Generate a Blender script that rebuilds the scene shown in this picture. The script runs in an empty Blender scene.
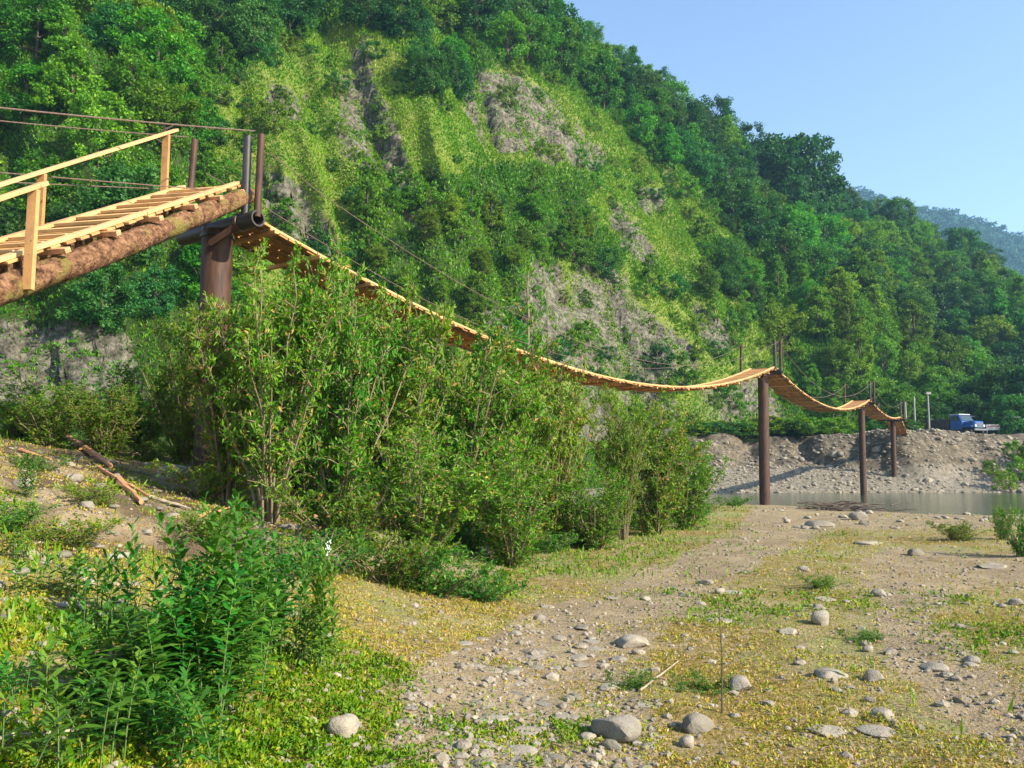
import bpy, math, random
import numpy as np
from mathutils import Vector, Matrix
from mathutils.bvhtree import BVHTree

R = random.Random(11)
NR = np.random.default_rng(7)
scene = bpy.context.scene
col = scene.collection

# ------------------------------------------------------------------ camera model
FPX, TH, CZ = 820.0, math.atan(83 / 820.0), 1.65
CT, ST = math.cos(TH), math.sin(TH)

def ray(px, py):
    u, v = (px - 512) / FPX, (384 - py) / FPX
    return u, CT - v * ST, ST + v * CT

def at(px, py, Y):
    d = ray(px, py); k = Y / d[1]
    return Vector((d[0] * k, Y, CZ + d[2] * k))

def proj(x, y, z):
    z = z - CZ
    f = y * CT + z * ST
    f = np.where(f < .05, .05, f)
    return 512 + FPX * x / f, 384 - FPX * (z * CT - y * ST) / f

# ------------------------------------------------------------------ noise
def _h(xi, yi, seed):
    h = (xi.astype(np.int64) * 374761393 + yi.astype(np.int64) * 668265263 + seed * 974634777) & 0xffffffff
    h = ((h ^ (h >> 13)) * 1274126177) & 0xffffffff
    h = ((h ^ (h >> 16)) * 2246822519) & 0xffffffff
    return (h ^ (h >> 15)) / 4294967295.0

def vn(x, y, seed=0):
    x = np.asarray(x, float); y = np.asarray(y, float)
    xi, yi = np.floor(x), np.floor(y)
    fx, fy = x - xi, y - yi
    fx = fx * fx * (3 - 2 * fx); fy = fy * fy * (3 - 2 * fy)
    a = _h(xi, yi, seed); b = _h(xi + 1, yi, seed); c = _h(xi, yi + 1, seed); d = _h(xi + 1, yi + 1, seed)
    return (a * (1 - fx) + b * fx) * (1 - fy) + (c * (1 - fx) + d * fx) * fy

def fbm(x, y, seed=0, o=4):
    s = 0; a = .5; t = 0
    for i in range(o):
        s = s + a * vn(x * 2 ** i, y * 2 ** i, seed + i * 17); t += a; a *= .5
    return s / t

def sm(a, b, x):
    t = np.clip((x - a) / (b - a), 0, 1)
    return t * t * (3 - 2 * t)

def inpoly(px, py, poly):
    px = np.asarray(px, float); py = np.asarray(py, float)
    r = np.zeros(px.shape, bool)
    n = len(poly)
    for i in range(n):
        x1, y1 = poly[i]; x2, y2 = poly[(i + 1) % n]
        if y1 == y2: continue
        c = ((y1 > py) != (y2 > py)) & (px < (x2 - x1) * (py - y1) / (y2 - y1) + x1)
        r ^= c
    return r

def softdirt(px, py):
    return .1 + .78 * sum(inany(px, py, DIRT, 8 if q_ > 30 else 5, q_, 3 + i_).astype(float) for i_, q_ in enumerate((60., 35., 18., 9.))) / 4

def inany(px, py, polys, jit=6, sc=14., seed=3):
    jx = px + (fbm(px / sc, py / sc, seed, 3) - .5) * 4 * jit
    jy = py + (fbm(px / sc, py / sc, seed + 50, 3) - .5) * 4 * jit
    r = np.zeros(np.shape(px), bool)
    for p in polys: r |= inpoly(jx, jy, p)
    return r

# ------------------------------------------------------------------ ground height
WATER = -.32
def chan(x):
    yc = np.where(x > 12, 52.5, np.maximum(52.5 - (12 - x) * .5, 30))
    hw = 5 + 6.9 * sm(-12, 12, x)
    return yc, hw

def hollow_(x, y):
    a = ((x + 3.9) * .8 + (y - 8.2) * .6) / 1.5; b = (-(x + 3.9) * .6 + (y - 8.2) * .8) / .62
    return sm(.25, .75, np.exp(-(a ** 2 + b ** 2)))

def G(x, y, fine=True):
    x = np.asarray(x, float); y = np.asarray(y, float)
    sp = np.log1p(np.exp(np.clip((-x - .3) * 2, -30, 30))) / 2 + np.maximum((-x - .3) - 15, 0)
    z = 3.4 * np.tanh(.27 * sp / 3.4 * 1.08) * (1 - sm(17, 27, y))
    yc, hw = chan(x)
    yc = yc - sm(13.5, 18, x) * 1.9; hw = hw + sm(13.5, 18, x) * 1.9
    wob = (fbm(x / 5, y / 5, 5, 3) - .5)
    d = np.abs(y - yc) - hw + wob * 3.0
    z = z * sm(0, 4, d)
    z = z - .30 * sm(22, 35, y) * sm(8, 17, x) * np.where(y > yc, 0, 1)
    z = z - 1.0 * (1 - sm(-3.0, 2.0, d))
    w2 = (fbm(x / 6, x * 0 + 3, 8, 3) - .5) * 5
    far = np.where(y > yc, 1.0, 0.0)
    w2 = w2 + 5.5 * np.exp(-((x - 34.5) / 5.5) ** 2) - 1.0
    g2 = fbm(x / 2.2, y / 4, 12, 4)
    z = z + far * (1.7 * sm(63, 72, y) + 3.0 * sm(70.0, 76.0, y + w2 + (g2 - .5) * 4) + (g2 - .5) * .7 * sm(68, 72, y) * (1 - sm(77, 80, y)))
    z = z + .25 * sm(80, 100, y)
    z = z - .42 * hollow_(x, y)
    if fine:
        rub = sm(.2, .9, np.exp(-(((x + 4.0) / 2.2) ** 2 + ((y - 9.2) / 2.6) ** 2)))
        z = z + (fbm(x / 2.5, y / 2.5, 31, 4) - .5) * .16 + (fbm(x / .35, y / .35, 32, 3) - .5) * (.05 + .16 * rub) + (fbm(x / .13, y / .13, 33, 2) - .5) * .018
    return z

_T = np.cumsum(np.concatenate([[2.0], .02 + 2.0 * (1.006 ** np.arange(700)) * .006]))
def ghit(px, py):
    d = ray(px, py)
    z = G(d[0] * _T, d[1] * _T); k = np.nonzero(CZ + d[2] * _T < z)[0]
    k = int(k[0]) if len(k) else len(_T) - 1
    return Vector((d[0] * _T[k], d[1] * _T[k], float(z[k])))

# ------------------------------------------------------------------ regions seen from the path (cover of ground and slope)
GRASS = [[(222, 92), (290, 35), (345, 22), (395, 50), (440, 95), (478, 62), (540, 72), (590, 98), (650, 150), (705, 200), (745, 240),
          (775, 275), (745, 300), (790, 340), (760, 372), (745, 400), (700, 440), (560, 450), (300, 350), (230, 330), (235, 200), (200, 135)]]
ROCK = [[(462, 72), (505, 68), (560, 98), (608, 158), (592, 172), (540, 150), (490, 150), (462, 110)],
        [(340, 72), (372, 82), (400, 125), (408, 185), (422, 210), (375, 170), (340, 150)],
        [(255, 160), (300, 180), (330, 222), (348, 258), (300, 245), (268, 215)],
        [(535, 262), (600, 280), (640, 305), (695, 348), (705, 385), (640, 392), (560, 372), (500, 345), (478, 310), (520, 300)],
        [(690, 300), (730, 318), (735, 345), (705, 345)],
        [(690, 385), (775, 372), (790, 440), (690, 440)],
        [(585, 375), (650, 385), (650, 440), (580, 440)],
        [(608, 198), (640, 222), (660, 262), (640, 262), (610, 232)],
        [(-300, 318), (60, 318), (128, 330), (150, 400), (-300, 400)],
        [(396, 150), (412, 160), (420, 235), (404, 215)],
        [(270, 80), (310, 95), (300, 125), (262, 112)]]
TREES = [[(360, 160), (392, 145), (430, 185), (480, 165), (560, 165), (598, 182), (590, 215), (636, 248), (620, 268), (560, 252), (535, 318), (480, 322), (420, 300), (365, 272), (348, 240)],
         [(395, 10), (460, 0), (490, 60), (465, 88), (425, 55)],
         [(700, 230), (760, 245), (790, 300), (740, 310), (712, 280)],
         [(350, 262), (400, 262), (425, 320), (340, 320)]]
DIRT = [[(350, 800), (400, 720), (400, 690), (450, 650), (530, 615), (600, 590), (680, 560), (730, 530), (760, 503), (850, 508), (830, 530), (790, 548),
         (740, 575), (690, 605), (650, 640), (640, 690), (660, 740), (640, 800)],
        [(1060, 800), (930, 700), (880, 650), (880, 600), (850, 570), (890, 545), (1060, 560), (1060, 580), (950, 590), (930, 620), (980, 660), (1060, 700)],
        [(760, 500), (1100, 498), (1100, 530), (950, 528), (780, 530)],
        [(30, 420), (110, 425), (180, 450), (260, 530), (250, 560), (60, 540), (0, 540), (0, 440)],
        [(240, 520), (520, 540), (500, 580), (260, 560)]]

# ------------------------------------------------------------------ materials
def newmat(name):
    m = bpy.data.materials.new(name); m.use_nodes = True
    nt = m.node_tree; nt.nodes.clear()
    out = nt.nodes.new('ShaderNodeOutputMaterial')
    return m, nt, out

def N(nt, t, **kw):
    n = nt.nodes.new(t)
    for k, v in kw.items():
        if hasattr(n, k): setattr(n, k, v)
        else: n.inputs[k].default_value = v
    return n

def ramp(nt, fac, stops):
    r = nt.nodes.new('ShaderNodeValToRGB')
    e = r.color_ramp.elements
    while len(e) < len(stops): e.new(.5)
    for i, (p, c) in enumerate(stops):
        e[i].position = p; e[i].color = (*c, 1)
    nt.links.new(fac, r.inputs[0])
    return r.outputs[0]

def mixc(nt, f, a, b, mode='MIX'):
    m = nt.nodes.new('ShaderNodeMix'); m.data_type = 'RGBA'; m.blend_type = mode
    for s, v in ((0, f), (6, a), (7, b)):
        if hasattr(v, 'node'): nt.links.new(v, m.inputs[s])
        elif s == 0: m.inputs[0].default_value = v
        else: m.inputs[s].default_value = (*v, 1)
    return m.outputs[2]

def math_(nt, op, a, b=0.0, clamp=False):
    m = nt.nodes.new('ShaderNodeMath'); m.operation = op; m.use_clamp = clamp
    for i, v in enumerate((a, b)):
        if hasattr(v, 'node'): nt.links.new(v, m.inputs[i])
        else: m.inputs[i].default_value = v
    return m.outputs[0]

def noise(nt, scale, detail=4, rough=.55, vec=None, out=0):
    n = N(nt, 'ShaderNodeTexNoise'); n.inputs['Scale'].default_value = scale
    n.inputs['Detail'].default_value = detail; n.inputs['Roughness'].default_value = rough
    if vec is not None: nt.links.new(vec, n.inputs['Vector'])
    return n.outputs[out]

def coords(nt, scale=(1, 1, 1), obj=False):
    if obj:
        c = N(nt, 'ShaderNodeTexCoord').outputs['Object']
    else:
        c = N(nt, 'ShaderNodeNewGeometry').outputs['Position']
    mp = N(nt, 'ShaderNodeMapping'); mp.inputs['Scale'].default_value = scale
    nt.links.new(c, mp.inputs['Vector'])
    return mp.outputs[0]

def attr(nt, name):
    a = N(nt, 'ShaderNodeAttribute'); a.attribute_name = name
    return a.outputs['Fac']

def bsdf(nt, out, color, rough=.7, spec=.3, bump=None, bd=.02, bs=.5):
    p = nt.nodes.new('ShaderNodeBsdfPrincipled')
    if hasattr(color, 'node'): nt.links.new(color, p.inputs['Base Color'])
    else: p.inputs['Base Color'].default_value = (*color, 1)
    if hasattr(rough, 'node'): nt.links.new(rough, p.inputs['Roughness'])
    else: p.inputs['Roughness'].default_value = rough
    p.inputs['Specular IOR Level'].default_value = spec
    if bump is not None:
        b = nt.nodes.new('ShaderNodeBump'); b.inputs['Distance'].default_value = bd; b.inputs['Strength'].default_value = bs
        nt.links.new(bump, b.inputs['Height']); nt.links.new(b.outputs[0], p.inputs['Normal'])
    if out is not None: nt.links.new(p.outputs[0], out.inputs[0])
    return p

def leafmat(name, stops, trans=.35, objvar=.32, spec=.25, rough=.5):
    m, nt, out = newmat(name)
    c = ramp(nt, attr(nt, 'tint'), stops)
    hs = N(nt, 'ShaderNodeHueSaturation'); hs.inputs['Saturation'].default_value = 1.10
    rnd = N(nt, 'ShaderNodeObjectInfo').outputs['Random']
    nt.links.new(math_(nt, 'MULTIPLY_ADD', rnd, objvar * 2), hs.inputs['Value'])
    nt.nodes[-1].inputs[2].default_value = 1 - objvar
    h2 = math_(nt, 'MULTIPLY_ADD', math_(nt, 'FRACT', math_(nt, 'MULTIPLY', rnd, 7.31)), .05)
    nt.nodes[-1].inputs[2].default_value = .475
    nt.links.new(h2, hs.inputs['Hue'])
    nt.links.new(c, hs.inputs['Color'])
    p = bsdf(nt, None, hs.outputs[0], rough, spec)
    t = N(nt, 'ShaderNodeBsdfTranslucent')
    tc = mixc(nt, 1.0, hs.outputs[0], (1.45, 1.45, .45), 'MULTIPLY')
    nt.links.new(tc, t.inputs[0])
    mx = N(nt, 'ShaderNodeMixShader'); mx.inputs[0].default_value = trans
    nt.links.new(p.outputs[0], mx.inputs[1]); nt.links.new(t.outputs[0], mx.inputs[2])
    nt.links.new(mx.outputs[0], out.inputs[0])
    return m

M = {}
M['tree'] = leafmat('tree_leaves', [(0, (.034, .105, .018)), (.4, (.07, .19, .025)), (.8, (.14, .28, .034)), (1, (.23, .31, .05))])
M['tree_light'] = leafmat('light_tree_leaves', [(0, (.05, .125, .018)), (.5, (.115, .225, .028)), (1, (.22, .32, .05))])
M['tree_dark'] = leafmat('dark_tree_leaves', [(0, (.022, .078, .024)), (.5, (.046, .135, .032)), (1, (.10, .20, .045))])
M['bush'] = leafmat('bush_leaves', [(0, (.038, .105, .016)), (.35, (.08, .185, .022)), (.72, (.16, .26, .034)), (.92, (.31, .34, .09)), (1, (.42, .25, .10))], trans=.32, objvar=.2)
M['herb'] = leafmat('herb_leaves', [(0, (.028, .10, .02)), (.6, (.068, .19, .03)), (1, (.16, .27, .05))], trans=.3, objvar=.12)
M['grass'] = leafmat('slope_grass_blades', [(0, (.07, .155, .016)), (.4, (.155, .25, .024)), (.8, (.26, .315, .045)), (1, (.34, .30, .12))], trans=.25, objvar=0)
M['cover'] = leafmat('ground_cover_leaves', [(0, (.05, .15, .015)), (.35, (.14, .24, .025)), (.62, (.31, .31, .045)), (.82, (.38, .30, .08)), (.95, (.36, .23, .09)), (1, (.44, .37, .22))], trans=.2, objvar=0)
M['dry'] = leafmat('dry_stalk', [(0, (.2, .12, .05)), (1, (.45, .32, .18))], trans=.1, objvar=0)
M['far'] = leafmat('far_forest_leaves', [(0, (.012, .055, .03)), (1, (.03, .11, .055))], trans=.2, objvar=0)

def simple(name, c1, c2, scale=6, rough=.8, spec=.25, bd=.02, stretch=(1, 1, 1), obj=False, tint=False, bs=.5):
    m, nt, out = newmat(name)
    v = coords(nt, stretch, obj)
    n = noise(nt, scale, 6, .6, v)
    f = math_(nt, 'MULTIPLY_ADD', n, 2.2); nt.nodes[-1].inputs[2].default_value = -.6; nt.nodes[-1].use_clamp = True
    if tint: f = math_(nt, 'ADD', math_(nt, 'MULTIPLY', f, .4), math_(nt, 'MULTIPLY', attr(nt, 'tint'), .6))
    bsdf(nt, out, mixc(nt, f, c1, c2), rough, spec, noise(nt, scale * 3, 4, .6, v), bd, bs)
    return m

M['bark'] = simple('bark', (.05, .038, .028), (.13, .10, .075), 12, bd=.01)
M['stem'] = simple('shrub_stem', (.11, .085, .045), (.25, .2, .11), 20, bd=.004)
M['wood'] = simple('fresh_sawn_wood', (.26, .12, .04), (.58, .31, .12), 3, .65, .25, .004, (1, 1, 1), tint=True, bs=.4)
M['woodpale'] = simple('pale_sawn_wood', (.38, .21, .085), (.66, .41, .18), 4, .65, .25, .004, (1, 1, 1), tint=True, bs=.4)
M['span'] = simple('weathered_orange_planks', (.26, .11, .04), (.52, .25, .085), 3, .7, .2, .004, tint=True, bs=.4)
M['rust'] = simple('rusty_steel_pipe', (.02, .010, .007), (.095, .042, .022), 5, .65, .35, .006, (3, 3, .5))
M['dark'] = simple('dark_oily_steel', (.018, .017, .018), (.05, .04, .035), 6, .5, .4, .004)
M['cable'] = simple('rusty_wire_rope', (.08, .05, .04), (.2, .13, .1), 30, .6, .4, .002)
M['drift'] = simple('driftwood', (.2, .15, .1), (.45, .37, .27), 14, .8, .2, .01)
M['cutwood'] = simple('splintered_red_wood', (.35, .14, .06), (.65, .36, .18), 14, .8, .2, .01)
M['white'] = simple('white_paint', (.42, .42, .40), (.55, .55, .53), 8, .5, .4, .001)
M['concrete'] = simple('pale_pole', (.2, .2, .18), (.32, .32, .29), 8, .8, .2, .003)
M['blue'] = simple('blue_truck_paint', (.008, .05, .22), (.015, .09, .32), 2, .35, .5, .001)
M['tyre'] = simple('black_rubber', (.015, .015, .015), (.03, .03, .03), 8, .8, .2, .002)
M['glass'] = simple('dark_window_glass', (.03, .05, .06), (.05, .07, .08), 2, .08, .6, .0)
M['shed'] = simple('dark_shed_boards', (.03, .03, .035), (.07, .065, .065), 4, .8, .2, .004)
M['red'] = simple('red_banner_paint', (.45, .08, .05), (.55, .15, .08), 9, .6, .2, .001)
M['roofm'] = simple('grey_roof_sheet', (.09, .1, .11), (.15, .16, .17), 3, .5, .4, .002)
M['petal'] = simple('white_petals', (.7, .7, .65), (.85, .85, .8), 9, .6, .2, .001)

# log with mossy bark
m, nt, out = newmat('mossy_log_bark'); v = coords(nt)
n1 = noise(nt, 9, 8, .75, v); n2 = noise(nt, 2.2, 5, .7, v); n3 = noise(nt, 26, 4, .6, v)
c = ramp(nt, n1, [(.36, (.04, .022, .014)), (.46, (.16, .075, .038)), (.56, (.32, .165, .085)), (.68, (.50, .29, .16))])
c = mixc(nt, ramp(nt, n2, [(.52, (0, 0, 0)), (.6, (1, 1, 1))]), c, (.24, .19, .05))
bsdf(nt, out, c, .85, .2, math_(nt, 'ADD', n1, n3), .07, 1.0); M['log'] = m

def woodmat(name, c1, c2):
    m, nt, out = newmat(name); v = coords(nt)
    n1 = noise(nt, 5, 6, .6, v); n2 = noise(nt, 1.7, 6, .7, v); n3 = noise(nt, 17, 3, .5, v)
    f = math_(nt, 'ADD', math_(nt, 'MULTIPLY', n1, .5), math_(nt, 'MULTIPLY', attr(nt, 'tint'), .6), True)
    c = mixc(nt, f, c1, c2)
    c = mixc(nt, ramp(nt, n2, [(.5, (0, 0, 0)), (.68, (.6, .6, .6))]), c, tuple(x * .45 + .05 for x in c1))
    c = mixc(nt, ramp(nt, n3, [(.66, (0, 0, 0)), (.72, (.8, .8, .8))]), c, tuple(x * .3 for x in c1))
    bsdf(nt, out, c, .72, .2, math_(nt, 'ADD', n1, n3), .006, .6)
    return m
M['wood'] = woodmat('fresh_sawn_wood', (.27, .13, .045), (.60, .33, .13))
M['woodpale'] = woodmat('pale_sawn_wood', (.40, .23, .095), (.68, .43, .19))
M['span'] = woodmat('weathered_orange_planks', (.24, .105, .04), (.54, .27, .09))
M['greenstem'] = simple('green_stem', (.05, .10, .025), (.12, .17, .05), 20, bd=.002)

# stones
m, nt, out = newmat('river_stone'); v = coords(nt)
rnd = N(nt, 'ShaderNodeObjectInfo').outputs['Random']
n1 = noise(nt, 7, 8, .75, v); n2 = noise(nt, 60, 3, .6, v)
base = mixc(nt, ramp(nt, attr(nt, 'tint'), [(0, (0, 0, 0)), (1, (1, 1, 1))]), (.19, .165, .125), (.38, .32, .235))
base = mixc(nt, rnd, base, mixc(nt, .5, base, (.27, .25, .22)))
c = mixc(nt, ramp(nt, n1, [(.38, (0, 0, 0)), (.62, (1, 1, 1))]), base, mixc(nt, .6, base, (.12, .10, .075)))
bsdf(nt, out, c, .85, .25, math_(nt, 'ADD', n1, n2), .012, .7); M['stone'] = m

# near ground
m, nt, out = newmat('riverbank_ground'); v = coords(nt)
n1 = noise(nt, 1.1, 8, .65, v); n2 = noise(nt, 9, 6, .7, v); n3 = noise(nt, 45, 4, .7, v); n4 = noise(nt, .45, 5, .6, v)
vo = N(nt, 'ShaderNodeTexVoronoi'); vo.inputs['Scale'].default_value = 26; nt.links.new(v, vo.inputs['Vector'])
vo2 = N(nt, 'ShaderNodeTexVoronoi'); vo2.inputs['Scale'].default_value = 8; nt.links.new(v, vo2.inputs['Vector'])
pebc = mixc(nt, .35, ramp(nt, N(nt, 'ShaderNodeSeparateColor').outputs[0], [(0, (.18, .14, .10)), (1, (.38, .31, .22))]), (.24, .19, .13))
sc_ = [n for n in nt.nodes if n.bl_idname == 'ShaderNodeSeparateColor'][0]; nt.links.new(vo.outputs['Color'], sc_.inputs[0])
dirtc = mixc(nt, n2, pebc, ramp(nt, n1, [(.3, (.18, .12, .06)), (.5, (.30, .215, .11)), (.7, (.42, .32, .18))]))
grassc = ramp(nt, n2, [(.3, (.07, .075, .02)), (.46, (.21, .155, .04)), (.6, (.33, .22, .065)), (.75, (.37, .27, .11))])
grassc = mixc(nt, ramp(nt, n4, [(.45, (0, 0, 0)), (.6, (1, 1, 1))]), grassc, ramp(nt, n3, [(.35, (.13, .16, .03)), (.65, (.34, .29, .14))]))
fd = math_(nt, 'ADD', math_(nt, 'MULTIPLY_ADD', attr(nt, 'dirt'), .6), math_(nt, 'MULTIPLY', math_(nt, 'SUBTRACT', n2, .5), 1.9))
[n for n in nt.nodes if n.bl_idname == 'ShaderNodeMath' and n.operation == 'MULTIPLY_ADD'][-1].inputs[2].default_value = .27
fd = math_(nt, 'ADD', fd, math_(nt, 'MULTIPLY', math_(nt, 'SUBTRACT', n1, .5), 1.0))
c = mixc(nt, ramp(nt, fd, [(.4, (0, 0, 0)), (.62, (1, 1, 1))]), grassc, dirtc)
bankc = ramp(nt, noise(nt, 1.6, 8, .75, v), [(.33, (.035, .028, .02)), (.5, (.11, .09, .062)), (.66, (.24, .2, .145))])
gravc = ramp(nt, noise(nt, 3.5, 8, .85, v), [(.36, (.085, .073, .055)), (.5, (.19, .165, .125)), (.64, (.33, .29, .23))])
c = mixc(nt, math_(nt, 'MULTIPLY', attr(nt, 'earth_shade'), .95), c, ramp(nt, n3, [(.35, (.05, .035, .022)), (.65, (.15, .10, .065))]))  # dark soil colour, also painting shade into the hollow and gully
c = mixc(nt, ramp(nt, noise(nt, 2.3, 7, .75, v), [(.56, (0, 0, 0)), (.7, (.55, .55, .55))]), c, (.15, .115, .07))
c = mixc(nt, attr(nt, 'gravel'), c, gravc)
c = mixc(nt, attr(nt, 'bank'), c, bankc)
hgt = math_(nt, 'ADD', math_(nt, 'MULTIPLY', n2, 1.4), math_(nt, 'ADD', n3, math_(nt, 'MULTIPLY', vo.outputs['Distance'], -.5)))
bsdf(nt, out, c, .92, .15, hgt, .035, .8); M['ground'] = m

# hill
m, nt, out = newmat('hill_slope'); v = coords(nt)
n1 = noise(nt, .5, 8, .7, v); n2 = noise(nt, 2.6, 8, .75, v)
vs = coords(nt, (1.6, 1.6, 2.2)); n3 = noise(nt, .9, 8, .75, vs)
rockc = ramp(nt, n3, [(.36, (.035, .031, .024)), (.48, (.11, .10, .076)), (.58, (.205, .188, .142)), (.74, (.31, .29, .225))])
grassc = ramp(nt, n2, [(.3, (.08, .125, .02)), (.5, (.16, .20, .035)), (.7, (.26, .25, .09))])
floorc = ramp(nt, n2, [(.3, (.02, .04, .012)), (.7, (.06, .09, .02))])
f1 = math_(nt, 'ADD', attr(nt, 'rock'), math_(nt, 'MULTIPLY', math_(nt, 'SUBTRACT', n2, .5), 2.6))
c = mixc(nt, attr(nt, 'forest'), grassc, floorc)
c = mixc(nt, ramp(nt, f1, [(.42, (0, 0, 0)), (.6, (1, 1, 1))]), c, rockc)
bsdf(nt, out, c, .95, .1, math_(nt, 'ADD', n3, n2), .35, .8); M['hill'] = m
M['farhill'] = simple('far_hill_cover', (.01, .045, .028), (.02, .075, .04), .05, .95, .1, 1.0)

# water
m, nt, out = newmat('river_water'); v = coords(nt, (1, 2.2, 1))
nb = noise(nt, 1.6, 6, .65, v)
p = bsdf(nt, out, ramp(nt, noise(nt, .25, 4, .5, v), [(.35, (.035, .06, .035)), (.65, (.07, .09, .055))]), .10, .5, nb, .05, .3)
M['water'] = m

# ------------------------------------------------------------------ mesh helpers
def mesh_np(name, verts, faces, mats, tint=None, attrs=None, smooth=False, midx=None, parent=None, link=True):
    me = bpy.data.meshes.new(name)
    verts = np.asarray(verts, np.float32); faces = np.asarray(faces, np.int32)
    n, k = faces.shape
    me.vertices.add(len(verts)); me.vertices.foreach_set('co', verts.ravel())
    me.loops.add(n * k); me.loops.foreach_set('vertex_index', faces.ravel())
    me.polygons.add(n); me.polygons.foreach_set('loop_start', np.arange(0, n * k, k, dtype=np.int32))
    me.polygons.foreach_set('loop_total', np.full(n, k, np.int32))
    me.polygons.foreach_set('use_smooth', np.full(n, smooth, bool))
    if midx is not None: me.polygons.foreach_set('material_index', np.asarray(midx, np.int32))
    if tint is not None:
        a = me.attributes.new('tint', 'FLOAT', 'FACE'); a.data.foreach_set('value', np.asarray(tint, np.float32))
    for an, av in (attrs or {}).items():
        a = me.attributes.new(an, 'FLOAT', 'POINT'); a.data.foreach_set('value', np.asarray(av, np.float32))
    me.update(calc_edges=True)
    for mm in (mats if isinstance(mats, (list, tuple)) else [mats]): me.materials.append(mm)
    o = bpy.data.objects.new(name, me)
    if link: col.objects.link(o)
    if parent: o.parent = parent
    return o

class MB:
    def __init__(s): s.v = []; s.f = []; s.t = []; s.m = []
    def add(s, vs, fs, t=None, mi=0):
        b = len(s.v); s.v += [tuple(p) for p in vs]
        t = R.random() if t is None else t
        for f in fs: s.f.append([b + i for i in f]); s.t.append(t); s.m.append(mi)
    def box(s, c, ax, ay, az, t=None, mi=0):
        c, ax, ay, az = Vector(c), Vector(ax), Vector(ay), Vector(az)
        vs = [c + ax * i + ay * j + az * k for i in (-1, 1) for j in (-1, 1) for k in (-1, 1)]
        s.add(vs, [(0, 1, 3, 2), (4, 6, 7, 5), (0, 4, 5, 1), (2, 3, 7, 6), (0, 2, 6, 4), (1, 5, 7, 3)], t, mi)
    def beam(s, a, b, w, h, up=(0, 0, 1), t=None, mi=0):
        a, b = Vector(a), Vector(b); d = (b - a); L = d.length; d.normalize()
        sd = d.cross(Vector(up)).normalized(); u = sd.cross(d)
        s.box((a + b) / 2, d * L / 2, sd * w / 2, u * h / 2, t, mi)
    def tube(s, pts, rad, n=8, caps=True, wob=0, t=None, mi=0):
        pts = [Vector(p) for p in pts]
        if not isinstance(rad, (list, tuple)): rad = [rad] * len(pts)
        vs = []; fs = []
        d0 = (pts[1] - pts[0]).normalized()
        ref = Vector((0, 0, 1)) if abs(d0.z) < .9 else Vector((1, 0, 0))
        for i, p in enumerate(pts):
            d = (pts[min(i + 1, len(pts) - 1)] - pts[max(i - 1, 0)]).normalized()
            a = d.cross(ref).normalized(); b = a.cross(d)
            for k in range(n):
                an = 2 * math.pi * k / n; r = rad[i] * (1 + wob * (R.random() - .5))
                vs.append(p + (a * math.cos(an) + b * math.sin(an)) * r)
        for i in range(len(pts) - 1):
            for k in range(n):
                k2 = (k + 1) % n
                fs.append((i * n + k, i * n + k2, (i + 1) * n + k2, (i + 1) * n + k))
        if caps: fs += [tuple(range(n))[::-1], tuple((len(pts) - 1) * n + k for k in range(n))]
        s.add(vs, fs, t, mi)
    def build(s, name, mats, parent=None, smooth=False, bevel=0, autos=None):
        me = bpy.data.meshes.new(name); me.from_pydata(s.v, [], s.f)
        for mm in (mats if isinstance(mats, (list, tuple)) else [mats]): me.materials.append(mm)
        a = me.attributes.new('tint', 'FLOAT', 'FACE'); a.data.foreach_set('value', s.t)
        me.polygons.foreach_set('material_index', s.m)
        me.update()
        me.polygons.foreach_set('use_smooth', [smooth] * len(me.polygons))
        if smooth:
            try: me.set_sharp_from_angle(angle=math.radians(50))
            except Exception: pass
        o = bpy.data.objects.new(name, me); col.objects.link(o)
        if parent: o.parent = parent
        if bevel:
            b = o.modifiers.new('edge', 'BEVEL'); b.width = bevel; b.segments = 1
        return o

def tag(o, label=None, cat=None, group=None, kind=None):
    if label: o['label'] = label
    if cat: o['category'] = cat
    if group: o['group'] = group
    if kind: o['kind'] = kind
    return o

def empty(name, loc=(0, 0, 0), **kw):
    o = bpy.data.objects.new(name, None); col.objects.link(o); o.location = loc
    o.empty_display_size = .2
    return tag(o, **kw)

def rebase(root, loc):
    """put the thing's origin at its base, keeping world-space child meshes in place"""
    root.location = loc
    for c in root.children:
        if c.parent == root: c.location = c.location - Vector(loc)

def copy_thing(src, loc, rz=0, sc=(1, 1, 1), **kw):
    o = src.copy(); col.objects.link(o)
    o.location = loc; o.rotation_euler = (0, 0, rz); o.scale = sc
    for k in ('label', 'category', 'group'):
        if k in o.keys(): del o[k]
    for ch in src.children:
        c = ch.copy(); col.objects.link(c); c.parent = o
    return tag(o, **kw)

used = set()
def place(src, loc, rz=0, sc=(1, 1, 1), **kw):
    """first call moves the prototype itself, later calls copy it"""
    if src.name in used: return copy_thing(src, loc, rz, sc, **kw)
    used.add(src.name)
    src.location = loc; src.rotation_euler = (0, 0, rz); src.scale = sc
    return tag(src, **kw)

def leaves(c, a, nrm, L, W, fold=.12):
    """leaf rhombi: base c, axis a, normal nrm"""
    a = a / (np.linalg.norm(a, axis=1, keepdims=True) + 1e-9)
    w = np.cross(a, nrm); w /= (np.linalg.norm(w, axis=1, keepdims=True) + 1e-9)
    n = np.cross(w, a)
    L = np.asarray(L).reshape(-1, 1); W = np.asarray(W).reshape(-1, 1)
    v = np.stack([c, c + a * L * .45 + w * W / 2 + n * L * fold, c + a * L, c + a * L * .45 - w * W / 2 + n * L * fold], 1)
    k = len(c)
    return v.reshape(-1, 3), np.arange(k * 4).reshape(k, 4)

def rv(n): return NR.normal(size=(n, 3))

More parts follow.
